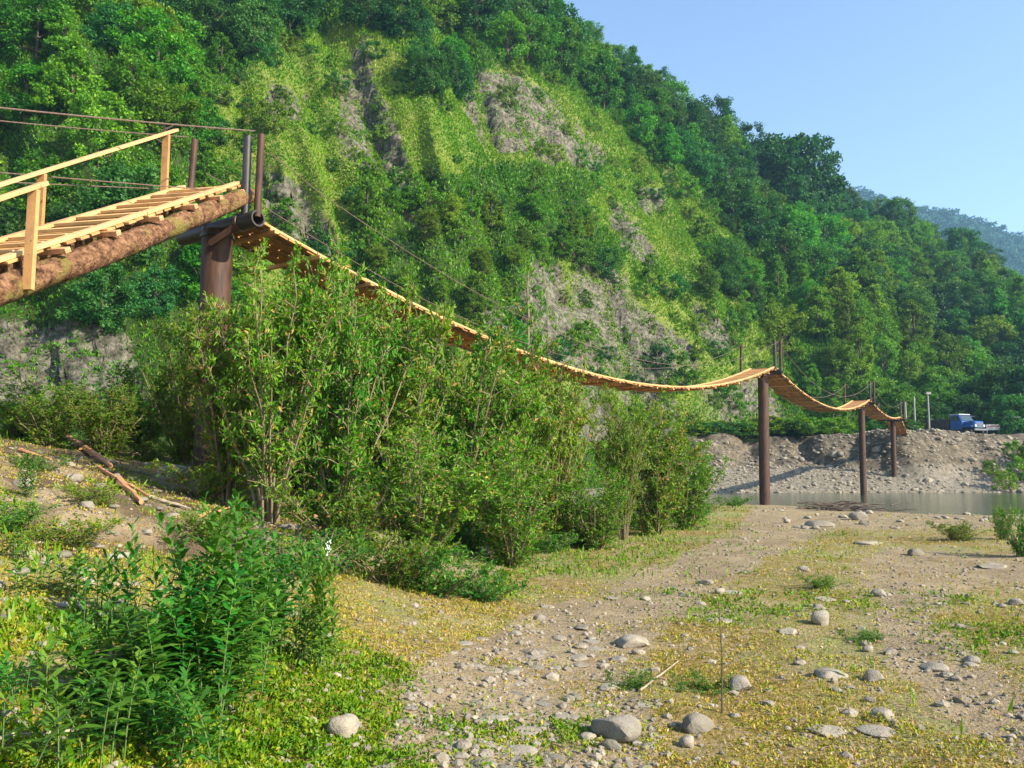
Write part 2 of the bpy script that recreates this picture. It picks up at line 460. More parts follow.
# ------------------------------------------------------------------ world, sun, camera
AZ_TRAVEL = Vector((-.86, .50, -.60)).normalized()      # the way the sunlight travels
sun = bpy.data.lights.new('sun', 'SUN'); sun.energy = 5.0; sun.angle = math.radians(.55); sun.color = (1, .91, .74)
so = bpy.data.objects.new('sun', sun); col.objects.link(so)
so.rotation_euler = AZ_TRAVEL.to_track_quat('-Z', 'Y').to_euler(); so.location = (30, -20, 60)
elev = math.asin(-AZ_TRAVEL.z)
w = bpy.data.worlds.new('World'); scene.world = w; w.use_nodes = True
nt = w.node_tree; bg = nt.nodes['Background']
sky = nt.nodes.new('ShaderNodeTexSky'); sky.sky_type = 'NISHITA'; sky.sun_disc = False
sky.sun_elevation = elev; sky.sun_rotation = math.atan2(-AZ_TRAVEL.x, -AZ_TRAVEL.y)
sky.altitude = 300; sky.air_density = 1.0; sky.dust_density = .3; sky.ozone_density = 1.0
nt.links.new(sky.outputs[0], bg.inputs[0]); bg.inputs[1].default_value = .14
cam = bpy.data.cameras.new('camera'); cam.sensor_width = 36; cam.lens = FPX / 1024 * 36; cam.clip_end = 8000; cam.clip_start = .05
co = bpy.data.objects.new('camera', cam); col.objects.link(co); co.location = (0, 0, CZ)
co.rotation_euler = (math.radians(90) + TH, 0, 0); scene.camera = co
scene.view_settings.view_transform = 'Standard'; scene.view_settings.look = 'None'
scene.view_settings.exposure = 1.2; scene.view_settings.gamma = 1
cy = scene.cycles
cy.max_bounces = 5; cy.diffuse_bounces = 2; cy.glossy_bounces = 2; cy.transmission_bounces = 3; cy.transparent_max_bounces = 4
cy.volume_bounces = 0; cy.use_denoising = True; cy.sample_clamp_indirect = 8
scene.render.use_persistent_data = False

# ------------------------------------------------------------------ ground sheet
def spaced(lo, hi, c, s0, g, lim):
    out = [c]
    p = c
    while p < hi:
        dd = abs(p - c); s = s0 + g * min(dd, lim) + .12 * max(dd - lim, 0); p += s; out.append(p)
    p = c
    while p > lo:
        dd = abs(p - c); s = s0 + g * min(dd, lim) + .12 * max(dd - lim, 0); p -= s; out.insert(0, p)
    return np.array(out)
xs = spaced(-1350, 1350, 0, .04, .009, 60)
ys = spaced(-60, 2000, 6, .035, .0075, 92)
X, Y = np.meshgrid(xs, ys)
Z = G(X, Y)
px, py = proj(X, Y, Z)
front = (Y > 2.0)
dirt = sum((inany(px, py, DIRT, 8 if q_ > 30 else 5, q_, 3 + i_) & front).astype(float) for i_, q_ in enumerate((60., 35., 18., 9.))) / 4
yc, hw = chan(X)
dd = np.abs(Y - yc) - hw
dirt = np.maximum(dirt, (dd < 2.5) * 1.)
earth_shade = np.clip(hollow_(X, Y) * 1.2 + sm(.5, .66, fbm(X / 1.1, Y / 1.1, 131, 4)) * sm(-2.2, -3.2, X) * (Y < 14) * .8 + .9 * sm(.36, .56, fbm(X / .7, Y / .7, 133, 4)) * inany(px, py, [[(-40, 430), (60, 425), (180, 440), (300, 500), (290, 570), (60, 560), (-60, 530)]], 5, 25.) * front, 0, 1)  # dark soil patches, plus shade of the left hollow and gully put into colour
dirt = np.maximum(dirt, .25 * (X > -1) * (Y < 40))
farside = (Y > yc)
gravel = np.where(farside, (1 - sm(73, 76, Y)) * sm(-1, 0, dd), sm(1.6, -.5, dd))
bank = np.where(farside, sm(1.2, 1.9, Z + (fbm(X / 2, Y / 2, 14) - .5) * 1.2) * (1 - sm(78, 80.5, Y + (fbm(X / 2, Y / 2, 4) - .5) * 4)), 0)
dirt = np.where(farside & (Y > 78), np.maximum(dirt, .55 + .5 * (fbm(X / 5, Y / 5, 9) - .5)), dirt)
ny, nx = X.shape
idx = np.arange(nx * ny).reshape(ny, nx)
quads = np.stack([idx[:-1, :-1], idx[:-1, 1:], idx[1:, 1:], idx[1:, :-1]], -1).reshape(-1, 4)
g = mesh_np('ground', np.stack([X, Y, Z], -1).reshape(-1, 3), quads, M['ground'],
            attrs={'dirt': dirt.ravel(), 'gravel': gravel.ravel(), 'bank': bank.ravel(), 'earth_shade': earth_shade.ravel()}, smooth=True)
tag(g, kind='structure')

# water sheet
wx = np.linspace(-75, 400, 200); wy = np.linspace(22, 66.5, 80)
WX, WY = np.meshgrid(wx, wy)
nyw, nxw = WX.shape; idw = np.arange(nxw * nyw).reshape(nyw, nxw)
qw = np.stack([idw[:-1, :-1], idw[:-1, 1:], idw[1:, 1:], idw[1:, :-1]], -1).reshape(-1, 4)
wt = mesh_np('river_water', np.stack([WX, WY, WX * 0 + WATER], -1).reshape(-1, 3), qw, M['water'], smooth=True)
tag(wt, kind='structure')

# ------------------------------------------------------------------ the hill
foot = [(-1500, 34), (-700, 35), (-200, 36), (0, 37), (200, 42), (400, 50), (600, 62), (720, 78), (800, 90), (900, 98), (1024, 106), (1200, 125), (1600, 190), (2200, 330)]
ridge = [(-1700, 60, 95), (-900, 70, 100), (-400, -120, 105), (0, -260, 115), (200, -200, 122), (350, -140, 128), (450, -80, 135), (540, -12, 146), (610, 40, 158), (680, 92, 172),
         (750, 158, 190), (800, 200, 200), (850, 208, 208), (900, 222, 222), (960, 262, 245), (1030, 335, 275), (1150, 410, 320), (1500, 420, 420)]
def interp(s, table, c):
    return np.interp(s, [t[0] for t in table], [t[c] for t in table])
SH = 190
S = np.concatenate([np.linspace(-1000, -60, 60, endpoint=False), np.linspace(-60, 1290, 500), np.linspace(1294, 1900, 60)])
T = np.concatenate([np.linspace(0, 1, 300), np.linspace(1.01, 2.2, 50)])
SS, TT = np.meshgrid(S, T)
fpx = SS; fY = interp(SS, foot, 1); fX = (fpx - 512) / FPX * fY; fZ = -1.5 + 0 * fY
rpx = SS - SH; rY = interp(rpx, ridge, 2); rX = (rpx - 512) / FPX * rY
rz = (467 - interp(rpx, ridge, 1)) / FPX * rY + CZ
rZ = np.maximum(rz, 4)
t1 = np.minimum(TT, 1)
prof = t1 ** .93
over = np.maximum(TT - 1, 0)
HX = fX + (rX - fX) * TT; HY = fY + (rY - fY) * TT
HZ = fZ + (rZ - fZ) * (prof - over * .25 - over ** 2 * .4)
# ribs and gullies running down the slope, then smaller relief
env = np.clip(TT * 5, 0, 1) * np.clip((1.12 - TT) * 5, .2, 1)
rib = fbm(SS / 75, TT * 1.3, 40, 3) - .5
gul = 1 - np.abs(fbm(SS / 42, TT * 2.2, 44, 3) * 2 - 1) * 2
HZ = HZ + env * (rib * 14 + gul * 2.4)
HY = HY - env * rib * 5
HZ = HZ + env * (fbm(HX / 7, HY / 7, 51, 4) - .5) * 3.0
def forest_at(a, b): return ~inany(a, b, GRASS, 5, 18.) | inany(a, b, TREES, 4, 18.)
hpx, hpy = proj(HX, HY, HZ)
fr = (HY > 5)
rock = sum((inany(hpx, hpy, ROCK, 4.5, q_, 3 + i_) & fr).astype(float) for i_, q_ in enumerate((50., 26., 14., 8.))) / 4
bare = sm(.60, .72, fbm(SS / 30, TT * 9, 71, 4)) * (~forest_at(hpx, hpy)) * fr * .8
rock = np.maximum(rock, bare)
str_ = fbm(SS / 9, TT * 2.5, 73, 3)
rock = rock * np.where(hpx > 180, .45 + .85 * sm(.33, .5, str_), 1)
grs = inany(hpx, hpy, GRASS, 5, 18.) & fr
trs = inany(hpx, hpy, TREES, 4, 18.) & fr
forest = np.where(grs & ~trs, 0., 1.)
det = fbm(HX / 1.6 + 9, HZ / 1.1, 60, 4) - .5
HZ = HZ + rock * det * 2.4 - rock * .5
HY = HY + rock * (fbm(HX / 1.2, HZ / .7, 66, 4) - .5) * 1.6
nyh, nxh = HX.shape
idh = np.arange(nxh * nyh).reshape(nyh, nxh)
qh = np.stack([idh[:-1, :-1], idh[:-1, 1:], idh[1:, 1:], idh[1:, :-1]], -1).reshape(-1, 4)
HV = np.stack([HX, HY, HZ], -1).reshape(-1, 3)
hill = mesh_np('hill', HV, qh, M['hill'], attrs={'rock': rock.ravel(), 'forest': forest.ravel()}, smooth=True)
tag(hill, kind='structure')
bvh = BVHTree.FromPolygons([tuple(p) for p in HV.tolist()], qh.tolist())

def hhit(px, py):
    d = Vector(ray(px, py)).normalized()
    h = bvh.ray_cast(Vector((0, 0, CZ)), d)
    return h[0], h[1]

# far hill
fs = np.linspace(0, 1, 160); ft = np.linspace(0, 1.6, 60)
FS, FT = np.meshgrid(fs, ft)
fpxx = 500 + FS * 1500
sk = np.interp(fpxx, [500, 860, 915, 960, 1024, 1150, 1400, 2000], [170, 180, 204, 209, 224, 262, 300, 330])
FYr = 980 + 0 * FS; FYf = 560 + 0 * FS
FXX = (fpxx - 512) / FPX * (FYf + (FYr - FYf) * FT); FYY = FYf + (FYr - FYf) * FT
FZZ = ((467 - sk) / FPX * FYr) * np.where(FT < 1, FT ** 1.0, 1 - (FT - 1) * .6) + (fbm(FS * 14, FT * 3, 77, 4) - .5) * 60 * np.clip(FT * (1.1 - FT) * 4, 0, 1)
nf, mf = FXX.shape; idf = np.arange(nf * mf).reshape(nf, mf)
qf = np.stack([idf[:-1, :-1], idf[:-1, 1:], idf[1:, 1:], idf[1:, :-1]], -1).reshape(-1, 4)
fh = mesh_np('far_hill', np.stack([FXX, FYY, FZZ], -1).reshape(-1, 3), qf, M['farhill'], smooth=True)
tag(fh, kind='structure')
# its wood: clumps of leaves
k = 9000
ii = NR.integers(0, nf - 22, k); jj = NR.integers(28, 78, k)
cc = np.stack([FXX[ii, jj], FYY[ii, jj], FZZ[ii, jj]], -1) + NR.uniform(-6, 6, (k, 3)) * [1, 1, 0]
nl = 22
ctr = np.repeat(cc, nl, 0); dr = rv(k * nl); dr /= np.linalg.norm(dr, axis=1, keepdims=True); dr[:, 2] = np.abs(dr[:, 2])
rad_ = np.repeat(NR.uniform(3, 5, k), nl)[:, None]
v_, f_ = leaves(ctr + dr * rad_ * [1, 1, 1.1], rv(k * nl), dr + rv(k * nl) * .3, NR.uniform(2, 3.2, k * nl), NR.uniform(1.6, 3, k * nl))
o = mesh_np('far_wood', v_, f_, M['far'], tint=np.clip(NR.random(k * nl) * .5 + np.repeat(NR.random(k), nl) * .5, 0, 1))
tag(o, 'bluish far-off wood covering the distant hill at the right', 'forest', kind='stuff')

# ------------------------------------------------------------------ tree prototypes
def crown_arrays(H, Rr, low, ncl, nlf, L, shape='round', seed=0, flat=.75):
    rg = np.random.default_rng(seed)
    cl = []
    while len(cl) < ncl:
        d = rg.normal(size=3); d /= np.linalg.norm(d)
        if d[2] < -.92: continue
        an = math.atan2(d[1], d[0])
        lob = 1 + .22 * math.sin(an * 3 + seed) + .12 * math.sin(an * 5 + 2 * seed + d[2] * 4)
        r = (.45 + .55 * rg.random() ** .5) * lob
        hz = (1 - low) * H / 2
        p = np.array([d[0] * Rr * r, d[1] * Rr * r, low * H + hz + d[2] * hz * (.5 + .5 * r)])
        if shape == 'cone':
            u = (p[2] - low * H) / (H * (1 - low)); u = min(max(u, 0), 1)
            sc = (1.15 - u) ** .9 * 1.1
            p[0] *= sc; p[1] *= sc
        cl.append(p)
    cl = np.array(cl)
    cr = Rr * rg.uniform(.15, .32, ncl) * (1 if shape != 'cone' else .8)
    c = np.repeat(cl, nlf, 0); q = rg.normal(size=(ncl * nlf, 3)); q /= np.linalg.norm(q, axis=1, keepdims=True)
    q *= rg.random((ncl * nlf, 1)) ** .45
    pos = c + q * np.repeat(cr, nlf)[:, None] * [1, 1, flat]
    ctr = np.array([0, 0, H * (.35 + low / 2)])
    outw = pos - ctr; outw /= np.linalg.norm(outw, axis=1, keepdims=True)
    nrm = outw * .5 + q * .6 + np.array([0, 0, .45]) + rg.normal(size=pos.shape) * .35
    ax = rg.normal(size=pos.shape) + outw * .6
    LL = L * rg.uniform(.6, 1.3, len(pos))
    v, f = leaves(pos, ax, nrm, LL, LL * rg.uniform(.5, .8, len(pos)))
    t = np.clip(np.repeat(rg.random(ncl), nlf) * .4 + rg.random(len(pos)) * .5, 0, 1)
    t = np.where(rg.random(len(pos)) < .02, 1, t * .93)
    return v, f, t, cl

def make_tree(name, H, Rr, low, ncl, nlf, L, mat, seed, shape='round', trunk_r=.18):
    v, f, t, cl = crown_arrays(H, Rr, low, ncl, nlf, L, shape, seed)
    root = empty(name)
    mb = MB()
    tx, ty = R.uniform(-.3, .3), R.uniform(-.3, .3)
    tp = [(0, 0, -.6), (0, 0, .05 * H), (tx * .4, ty * .4, .25 * H), (tx * .8, ty * .8, .5 * H), (tx, ty, .8 * H)]
    mb.tube(tp, [trunk_r * 1.3, trunk_r, trunk_r * .8, trunk_r * .55, trunk_r * .15], 7)
    for i in range(min(14, len(cl))):
        p = Vector(cl[i]); b = Vector((tx * .6, ty * .6, min(max(p.z - .25 * H, .15 * H), .6 * H)))
        mid = (b + p) / 2 + Vector((0, 0, .04 * H))
        mb.tube([b, mid, p], [trunk_r * .42, trunk_r * .28, trunk_r * .08], 5)
    mb.build('trunk', M['bark'], root, smooth=True)
    mesh_np('crown', v, f, mat, tint=t, parent=root)
    root.location = (0, -500, -200)
    return root

protoT = {
    'dark': [make_tree('broadleaf_tree', 10, 3.9, .0, 100, 72, .42, M['tree_dark'], 1),
             make_tree('broadleaf_tree', 9, 3.6, .0, 92, 72, .38, M['tree_dark'], 2)],
    'mid': [make_tree('broadleaf_tree', 9, 3.6, .0, 100, 72, .38, M['tree'], 3),
            make_tree('broadleaf_tree', 8, 3.4, .0, 90, 72, .36, M['tree'], 4),
            make_tree('broadleaf_tree', 10, 3.3, .0, 100, 72, .38, M['tree'], 5, 'cone')],
    'light': [make_tree('broadleaf_tree', 7.5, 3.0, .0, 80, 72, .33, M['tree_light'], 6),
              make_tree('broadleaf_tree', 8.5, 2.7, .0, 80, 72, .33, M['tree_light'], 7, 'cone')],
}
shr = [make_tree('hillside_shrub', 2.6, 1.5, .0, 26, 80, .19, M['tree_light'], 8, trunk_r=.06),
       make_tree('hillside_shrub', 2.2, 1.6, .0, 26, 80, .19, M['tree_dark'], 9, trunk_r=.06),
       make_tree('hillside_shrub', 3.4, 1.3, .0, 30, 80, .19, M['tree_light'], 10, 'cone', trunk_r=.06)]

# ------------------------------------------------------------------ trees over the slope
def region(bx, by):
    if bx < 260 and by < 330: return 'left'
    if bx < 560: return 'ridge' if by < 110 else 'ravine'
    if bx < 700 and by < 420: return 'ridge' if by < 180 else 'ravine'
    if by < 240: return 'ridge'
    return 'right'
WHERE = {'left': 'on the wooded slope behind the ramp at the left', 'ridge': 'in the wood along the skyline ridge of the hill',
         'ravine': 'in the wooded ravine between the rocky slopes', 'right': 'in the wood on the right slope above the river bank'}
LOOK = {'dark': 'dark green full-crowned tree', 'mid': 'mid green leafy tree', 'light': 'light yellow-green young tree'}
cand = []
grid = {}
def free(p, rmin):
    kx, ky = int(p[0] // 4), int(p[1] // 4)
    for a in range(kx - 2, kx + 3):
        for b in range(ky - 2, ky + 3):
            for q in grid.get((a, b), ()):
                if (q[0] - p[0]) ** 2 + (q[1] - p[1]) ** 2 < ((rmin + q[2]) / 2) ** 2: return False
    grid.setdefault((kx, ky), []).append((p[0], p[1], rmin))
    return True
for n in range(17000):
    bx, by = R.uniform(-120, 1150), R.uniform(-330, 445)
    h, nn = hhit(bx, by)
    if h is None: continue
    if h.y > 360: continue
    hp = 4.0 / h.y * FPX
    tx_, ty_ = np.array([bx]), np.array([by - hp])
    isg = bool(inany(tx_, ty_, GRASS, 4, 18.)[0]); ist = bool(inany(tx_, ty_, TREES, 3, 18.)[0])
    isg2 = bool(inany(np.array([bx]), np.array([by]), GRASS, 4, 18.)[0])
    isr = bool(inany(np.array([bx]), np.array([by]), ROCK, 4, 18.)[0])
    if isr: continue
    isg3 = bool(inany(tx_, np.array([by - 8.0 / h.y * FPX]), GRASS, 4, 18.)[0])
    if (isg or isg2 or isg3) and not ist: continue
    if h.z < 3.0 and bx > 500: continue
    if bx < 240 and by > 335: continue
    if not free(h, (2.3 + h.y * .011) * (.85 if ist else 1)): continue
    cand.append((h.copy(), bx, by, ist))
# visible-size order: nearest first among those in frame
def vis(c):
    inside = -20 < c[1] < 1044 and c[2] > 5
    return (0 if inside else 1, c[0].y)
cand.sort(key=vis)
print('tree candidates', len(cand))
rest = []
for i, (h, bx, by, ist) in enumerate(cand):
    reg = region(bx, by)
    u = fbm(np.array([h.x / 14.]), np.array([h.y / 14. + h.z / 20]), 91, 2)[0] + R.uniform(-.16, .16)
    if reg == 'right': kind = 'light' if u > .46 else ('mid' if u > .3 else 'dark')
    elif reg == 'ravine': kind = 'light' if u > .53 else ('mid' if u > .36 else 'dark')
    else: kind = 'light' if u > .68 else ('mid' if u > .42 else 'dark')
    sc = R.uniform(.62, 1.12)
    sc *= min(1, .30 + h.y * .0058)
    if ist: sc *= .6
    if by > 370 and bx > 700: sc *= .9
    if i >= 296: rest.append((h, sc, kind)); continue
    src = R.choice(protoT[kind])
    s2 = sc * R.uniform(.88, 1.12)
    place(src, h - Vector((0, 0, .3)), R.uniform(0, 6.28), (s2, s2, sc),
          label=f'{LOOK[kind]} {WHERE[reg]}', cat='tree', group=f'{kind} trees {WHERE[reg]}')
# special trees: the broad dome on the skyline
h, _ = hhit(792, 214)
if h is None: h = at(792, 214, 200)
domet = make_tree('broadleaf_tree', 19, 8.6, .05, 150, 110, .85, M['tree_dark'], 21, trunk_r=.4)
tag(domet, 'tall broad dome-crowned dark tree standing highest on the right skyline', 'tree'); domet.location = h + Vector((0, 0, -2))
# remaining far trees as one wood
vs_, fs_, ts_ = [], [], []; nb_ = 0
lowp = {k_: crown_arrays(9, 3.6, .08, 34, 34, .85, 'round', 30 + i_) for i_, k_ in enumerate(('dark', 'mid', 'light'))}
for h, sc, kind in rest[:1200]:
    v, f, t, _ = lowp[kind]
    a = R.uniform(0, 6.28); ca, sa = math.cos(a), math.sin(a)
    v2 = np.empty_like(v); v2[:, 0] = (v[:, 0] * ca - v[:, 1] * sa) * sc + h.x; v2[:, 1] = (v[:, 0] * sa + v[:, 1] * ca) * sc + h.y; v2[:, 2] = v[:, 2] * sc + h.z - .3
    vs_.append(v2); fs_.append(f + nb_); ts_.append(np.clip(t + {'dark': -.2, 'mid': 0, 'light': .2}[kind], 0, 1)); nb_ += len(v2)
if vs_:
    o = mesh_np('forest', np.concatenate(vs_), np.concatenate(fs_), M['tree'], tint=np.concatenate(ts_))
    tag(o, 'far-off green wood of many crowns covering the top of the hill', 'forest', kind='stuff')

# shrubs dotted over the grassy slope
grid.clear(); ns = 0
for n in range(12000):
    if ns >= 200: break
    bx, by = R.uniform(150, 820), R.uniform(30, 430)
    if not bool(inany(np.array([bx]), np.array([by]), GRASS, 5, 18.)[0]): continue
    if inpoly(bx, by, ROCK[0]) or inpoly(bx, by, ROCK[3]) or inpoly(bx, by, ROCK[1]): 
        if R.random() < .85: continue
    h, _ = hhit(bx, by)
    if h is None or not free(h, 2.0): continue
    dens = fbm(np.array([bx / 60.]), np.array([by / 60.]), 93, 2)[0]
    if R.random() > (dens - .30) * 4: continue
    lower = 'lower' if by > 250 else 'upper'
    s = R.uniform(.35, 1.0) * (1.25 if bx > 650 else 1)
    k_ = R.randrange(3)
    lk = ['rounded light green shrub', 'low dark green shrub', 'upright light green shrub'][k_]
    side = 'left' if bx < 450 else 'right'
    place(shr[k_], h - Vector((0, 0, .15)), R.uniform(0, 6.28), (s, s, s * R.uniform(.8, 1.1)),
          label=f'{lk} on the {lower} {side} part of the grassy hillside', cat='shrub', group=f'{lk}s on the {lower} {side} grassy hillside')
    ns += 1
print('shrubs', ns)

# bare thin tree in front of the lower rock face
def bare_tree(px_, py_, top, label):
    h, _ = hhit(px_, py_)
    root = empty('bare_tree', h); tag(root, label, 'tree')
    H = (py_ - top) / FPX * h.y
    mb = MB(); mb.tube([(0, 0, -.3), (.05, 0, H * .4), (-.05, 0, H * .75), (.05, 0, H)], [.16, .12, .08, .03], 6)
    mb.build('trunk', M['stem'], root, True)
    for i in range(16):
        z = H * R.uniform(.25, .95); a = R.uniform(0, 6.28); l = R.uniform(.4, 1.3) * (1.2 - z / H)+.3
        b = MB(); b.tube([(0, 0, z), (math.cos(a) * l * .6, math.sin(a) * l * .6, z + l * .5), (math.cos(a) * l, math.sin(a) * l, z + l * 1.1)], [.045, .03, .012], 4)
        b.build('branch', M['stem'], root, True)
bare_tree(528, 345, 268, 'thin pale leafless tree in front of the lower grey rock face')

# ------------------------------------------------------------------ grass and low growth on the slope (nobody could count it)
def hill_cover():
    n = 640000
    tri = NR.integers(0, len(qh), n * 3)
    q = HV[qh[tri]]
    a, b = NR.random((len(tri), 1)), NR.random((len(tri), 1))
    p = (q[:, 0] * (1 - a) + q[:, 1] * a) * (1 - b) + (q[:, 3] * (1 - a) + q[:, 2] * a) * b
    cx, cyy = proj(p[:, 0], p[:, 1], p[:, 2])
    rk = rock.ravel()[qh[tri, 0]]; fo = forest.ravel()[qh[tri, 0]]
    keep = (cx > -150) & (cx < 1180) & (cyy > -60) & (p[:, 1] < 200)
    dn = fbm(p[:, 0] / 1.7, p[:, 2] / 1.7 + p[:, 1] / 2, 95, 3)
    keep &= (NR.random(len(p)) < np.where(rk > .5, .11 + .5 * (dn > .53), np.where(fo > .5, .5, np.where(dn > .38, .95, .5))))
    p = p[keep][:n]; fo = fo[keep][:n]
    nrm = rv(len(p)) * .5 + np.array([0, -.5, .6])
    ax = rv(len(p)) * .5 + np.array([0.1, -.15, .8])
    L = NR.uniform(.6, 1.5, len(p)) * .0034 * p[:, 1] * (1 + fo * .4)
    v, f = leaves(p - [0, 0, .05], ax, nrm, L, L * NR.uniform(.25, .6, len(p)))
    t = np.clip(fbm(p[:, 0] / 5, p[:, 2] / 5, 97, 3) * .9 + NR.normal(size=len(p)) * .16 - .02 - fo * .3, 0, 1)
    o = mesh_np('hillside_grass', v, f, M['grass'], tint=t)
    tag(o, 'yellow-green grass and low growth over the steep hillside', 'grass', kind='stuff')
hill_cover()

# ------------------------------------------------------------------ foreground shrubs
def make_shrub(name, H, Rr, nst, ntw, nlf, L, Wd, mat, seed, bare=.15, stemr=.02):
    rg = random.Random(seed); g_ = np.random.default_rng(seed)
    root = empty(name); mb = MB()
    C, A, Nn = [], [], []
    for i in range(nst):
        a = rg.uniform(0, 6.28); lean = rg.random() ** .7 * Rr; hh = H * rg.uniform(.62, 1.05)
        b0 = Vector((math.cos(a) * .12 * Rr * rg.random(), math.sin(a) * .12 * Rr * rg.random(), -.15))
        pts = []
        for k in range(7):
            u = k / 6
            pts.append(b0 + Vector((math.cos(a) * lean * u ** 1.25 + rg.uniform(-.07, .07) * Rr * u, math.sin(a) * lean * u ** 1.25 + rg.uniform(-.07, .07) * Rr * u, hh * u * (1 - .08 * u))))
        mb.tube(pts, [stemr * (1 - .85 * k / 6) + .003 for k in range(7)], 5, caps=False)
        for j in range(ntw):
            u = bare + (1 - bare) * rg.random() ** .8
            kk = min(int(u * 6), 5); fr_ = u * 6 - kk
            p = pts[kk].lerp(pts[kk + 1], fr_)
            ta = rg.uniform(0, 6.28); tl = Rr * rg.uniform(.18, .48) * (1.15 - .6 * u)
            dv = Vector((math.cos(ta), math.sin(ta), rg.uniform(.1, 1.1))).normalized()
            e = p + dv * tl + Vector((0, 0, -.05 * tl))
            mb.tube([p, (p + e) / 2 + Vector((0, 0, .03)), e], [stemr * .35, stemr * .25, .002], 3, caps=False)
            m_ = rg.randint(int(nlf * .6), nlf)
            uu = g_.random(m_)[:, None] ** .8
            C.append(np.array(p) * (1 - uu) + np.array(e) * uu + g_.normal(size=(m_, 3)) * .02)
            A.append(np.tile(np.array(dv), (m_, 1)) * .7 + g_.normal(size=(m_, 3)) * .75)
            Nn.append(g_.normal(size=(m_, 3)) * .5 + np.array([0, 0, .75]) + np.tile(np.array([p.x, p.y, 0]) / (Rr + .1), (m_, 1)) * .5)
    mb.build('stems', M['stem'], root, smooth=True)
    C = np.concatenate(C); A = np.concatenate(A); Nn = np.concatenate(Nn)
    LL = L * g_.uniform(.55, 1.25, len(C))
    v, f = leaves(C, A, Nn, LL, LL * Wd)
    hgt = C[:, 2] / H
    t = np.clip(g_.random(len(C)) * .55 + fbm(C[:, 0] * 2 + seed, C[:, 2] * 2, seed, 2) * .3 + hgt * .08, 0, .93)
    t = np.where(g_.random(len(C)) < .06, 1, t)
    mesh_np('foliage', v, f, mat, tint=t, parent=root)
    root.location = (0, -500, -200)
    return root

bigA = make_shrub('willow_shrub', 4.0, 1.5, 24, 32, 19, .11, .36, M['bush'], 101, .2, .026)
bigB = make_shrub('willow_shrub', 3.6, 1.6, 24, 32, 19, .105, .40, M['bush'], 102, .06, .024)
bigC = make_shrub('willow_shrub', 3.2, 1.5, 24, 32, 18, .095, .46, M['bush'], 103, .02, .022)
lowA = make_shrub('low_bush', 1.1, .9, 22, 12, 14, .075, .45, M['bush'], 104, .0, .010)
lowB = make_shrub('low_bush', .9, .85, 20, 12, 14, .08, .4, M['herb'], 105, .0, .010)

def gz(x, y): return float(G(x, y))
def put(src, px_, Yd, hfac, wfac, label, group=None, cat='shrub', topy=None, baseH=None):
    x = (px_ - 512) / FPX * Yd; z = gz(x, Yd)
    if topy is not None:
        H = at(px_, topy, Yd).z - z; hfac = H * 1.14 / baseH
    return place(src, (x, Yd, z - .05), R.uniform(0, 6.28), (wfac, wfac, hfac), label=label, cat=cat, group=group)
BG = 'tall willow shrubs in a row below the hanging bridge'
BL = [ (bigA, 228, 12.3, 300, .6, 4.0, 'tall willow shrub right in front of the first pipe tower'),
       (bigB, 186, 16.5, 325, .66, 3.6, 'dark willow shrub left of the first pipe tower under the ramp'),
       (bigA, 272, 11.8, 262, .80, 4.0, 'tallest bare-stemmed willow shrub under the start of the first span'),
       (bigB, 340, 12.6, 262, .85, 3.6, 'full leafy willow shrub under the first span beside the tallest one'),
       (bigA, 392, 13.8, 284, .85, 4.0, 'tall willow shrub whose tips hide part of the first span'),
       (bigC, 455, 14.8, 322, 1.05, 3.2, 'yellowish willow shrub in the middle of the row'),
       (bigB, 500, 15.6, 340, .85, 3.6, 'willow shrub just right of the yellowish one in the row'),
       (bigC, 552, 17.0, 368, .8, 3.2, 'rounded willow shrub in front of the grey rock gap'),
       (bigA, 622, 18.6, 394, .55, 4.0, 'slender willow shrub rising to the low point of the first span'),
       (bigB, 652, 20.5, 402, .95, 3.6, 'second willow shrub from the right end of the row'),
       (bigC, 685, 22.5, 445, .95, 3.2, 'last smaller willow shrub at the right end of the row'),
       (bigC, 598, 16.5, 470, .6, 3.2, 'short willow shrub at the front foot of the row'),
       (bigC, 420, 11.6, 430, .75, 3.2, 'short leafy willow shrub at the front left of the row'),
       (bigB, 510, 13.6, 440, .7, 3.6, 'short olive willow shrub at the front centre of the row'),
       (bigC, 305, 15.5, 300, .9, 3.2, 'willow shrub half hidden behind the tall ones in the row'),
       (bigC, 235, 15.8, 345, .8, 3.2, 'willow shrub behind the foot of the first pipe tower') ]
for s_, px_, Yd, ty, wf, bh, lb in BL:
    put(s_, px_, Yd, 1, wf, lb, BG, topy=ty, baseH=bh)
for px_, Yd, ty, wf, lb in [(52, 14.6, 382, .62, 'leafy shrub beside the splintered stump at the left under the ramp'), (108, 15.0, 388, .6, 'leafy shrub right of the stump, below the ramp log'),
        (18, 15.2, 400, .5, 'small leafy shrub at the left edge below the grey cliff'), (140, 17.0, 368, .7, 'dark leafy shrub in the shade between the ramp and the willow row')]:
    put(bigC, px_, Yd, 1, wf, lb, 'leafy shrubs below the ramp', topy=ty, baseH=3.2)
LBG = 'low bushes along the bank'
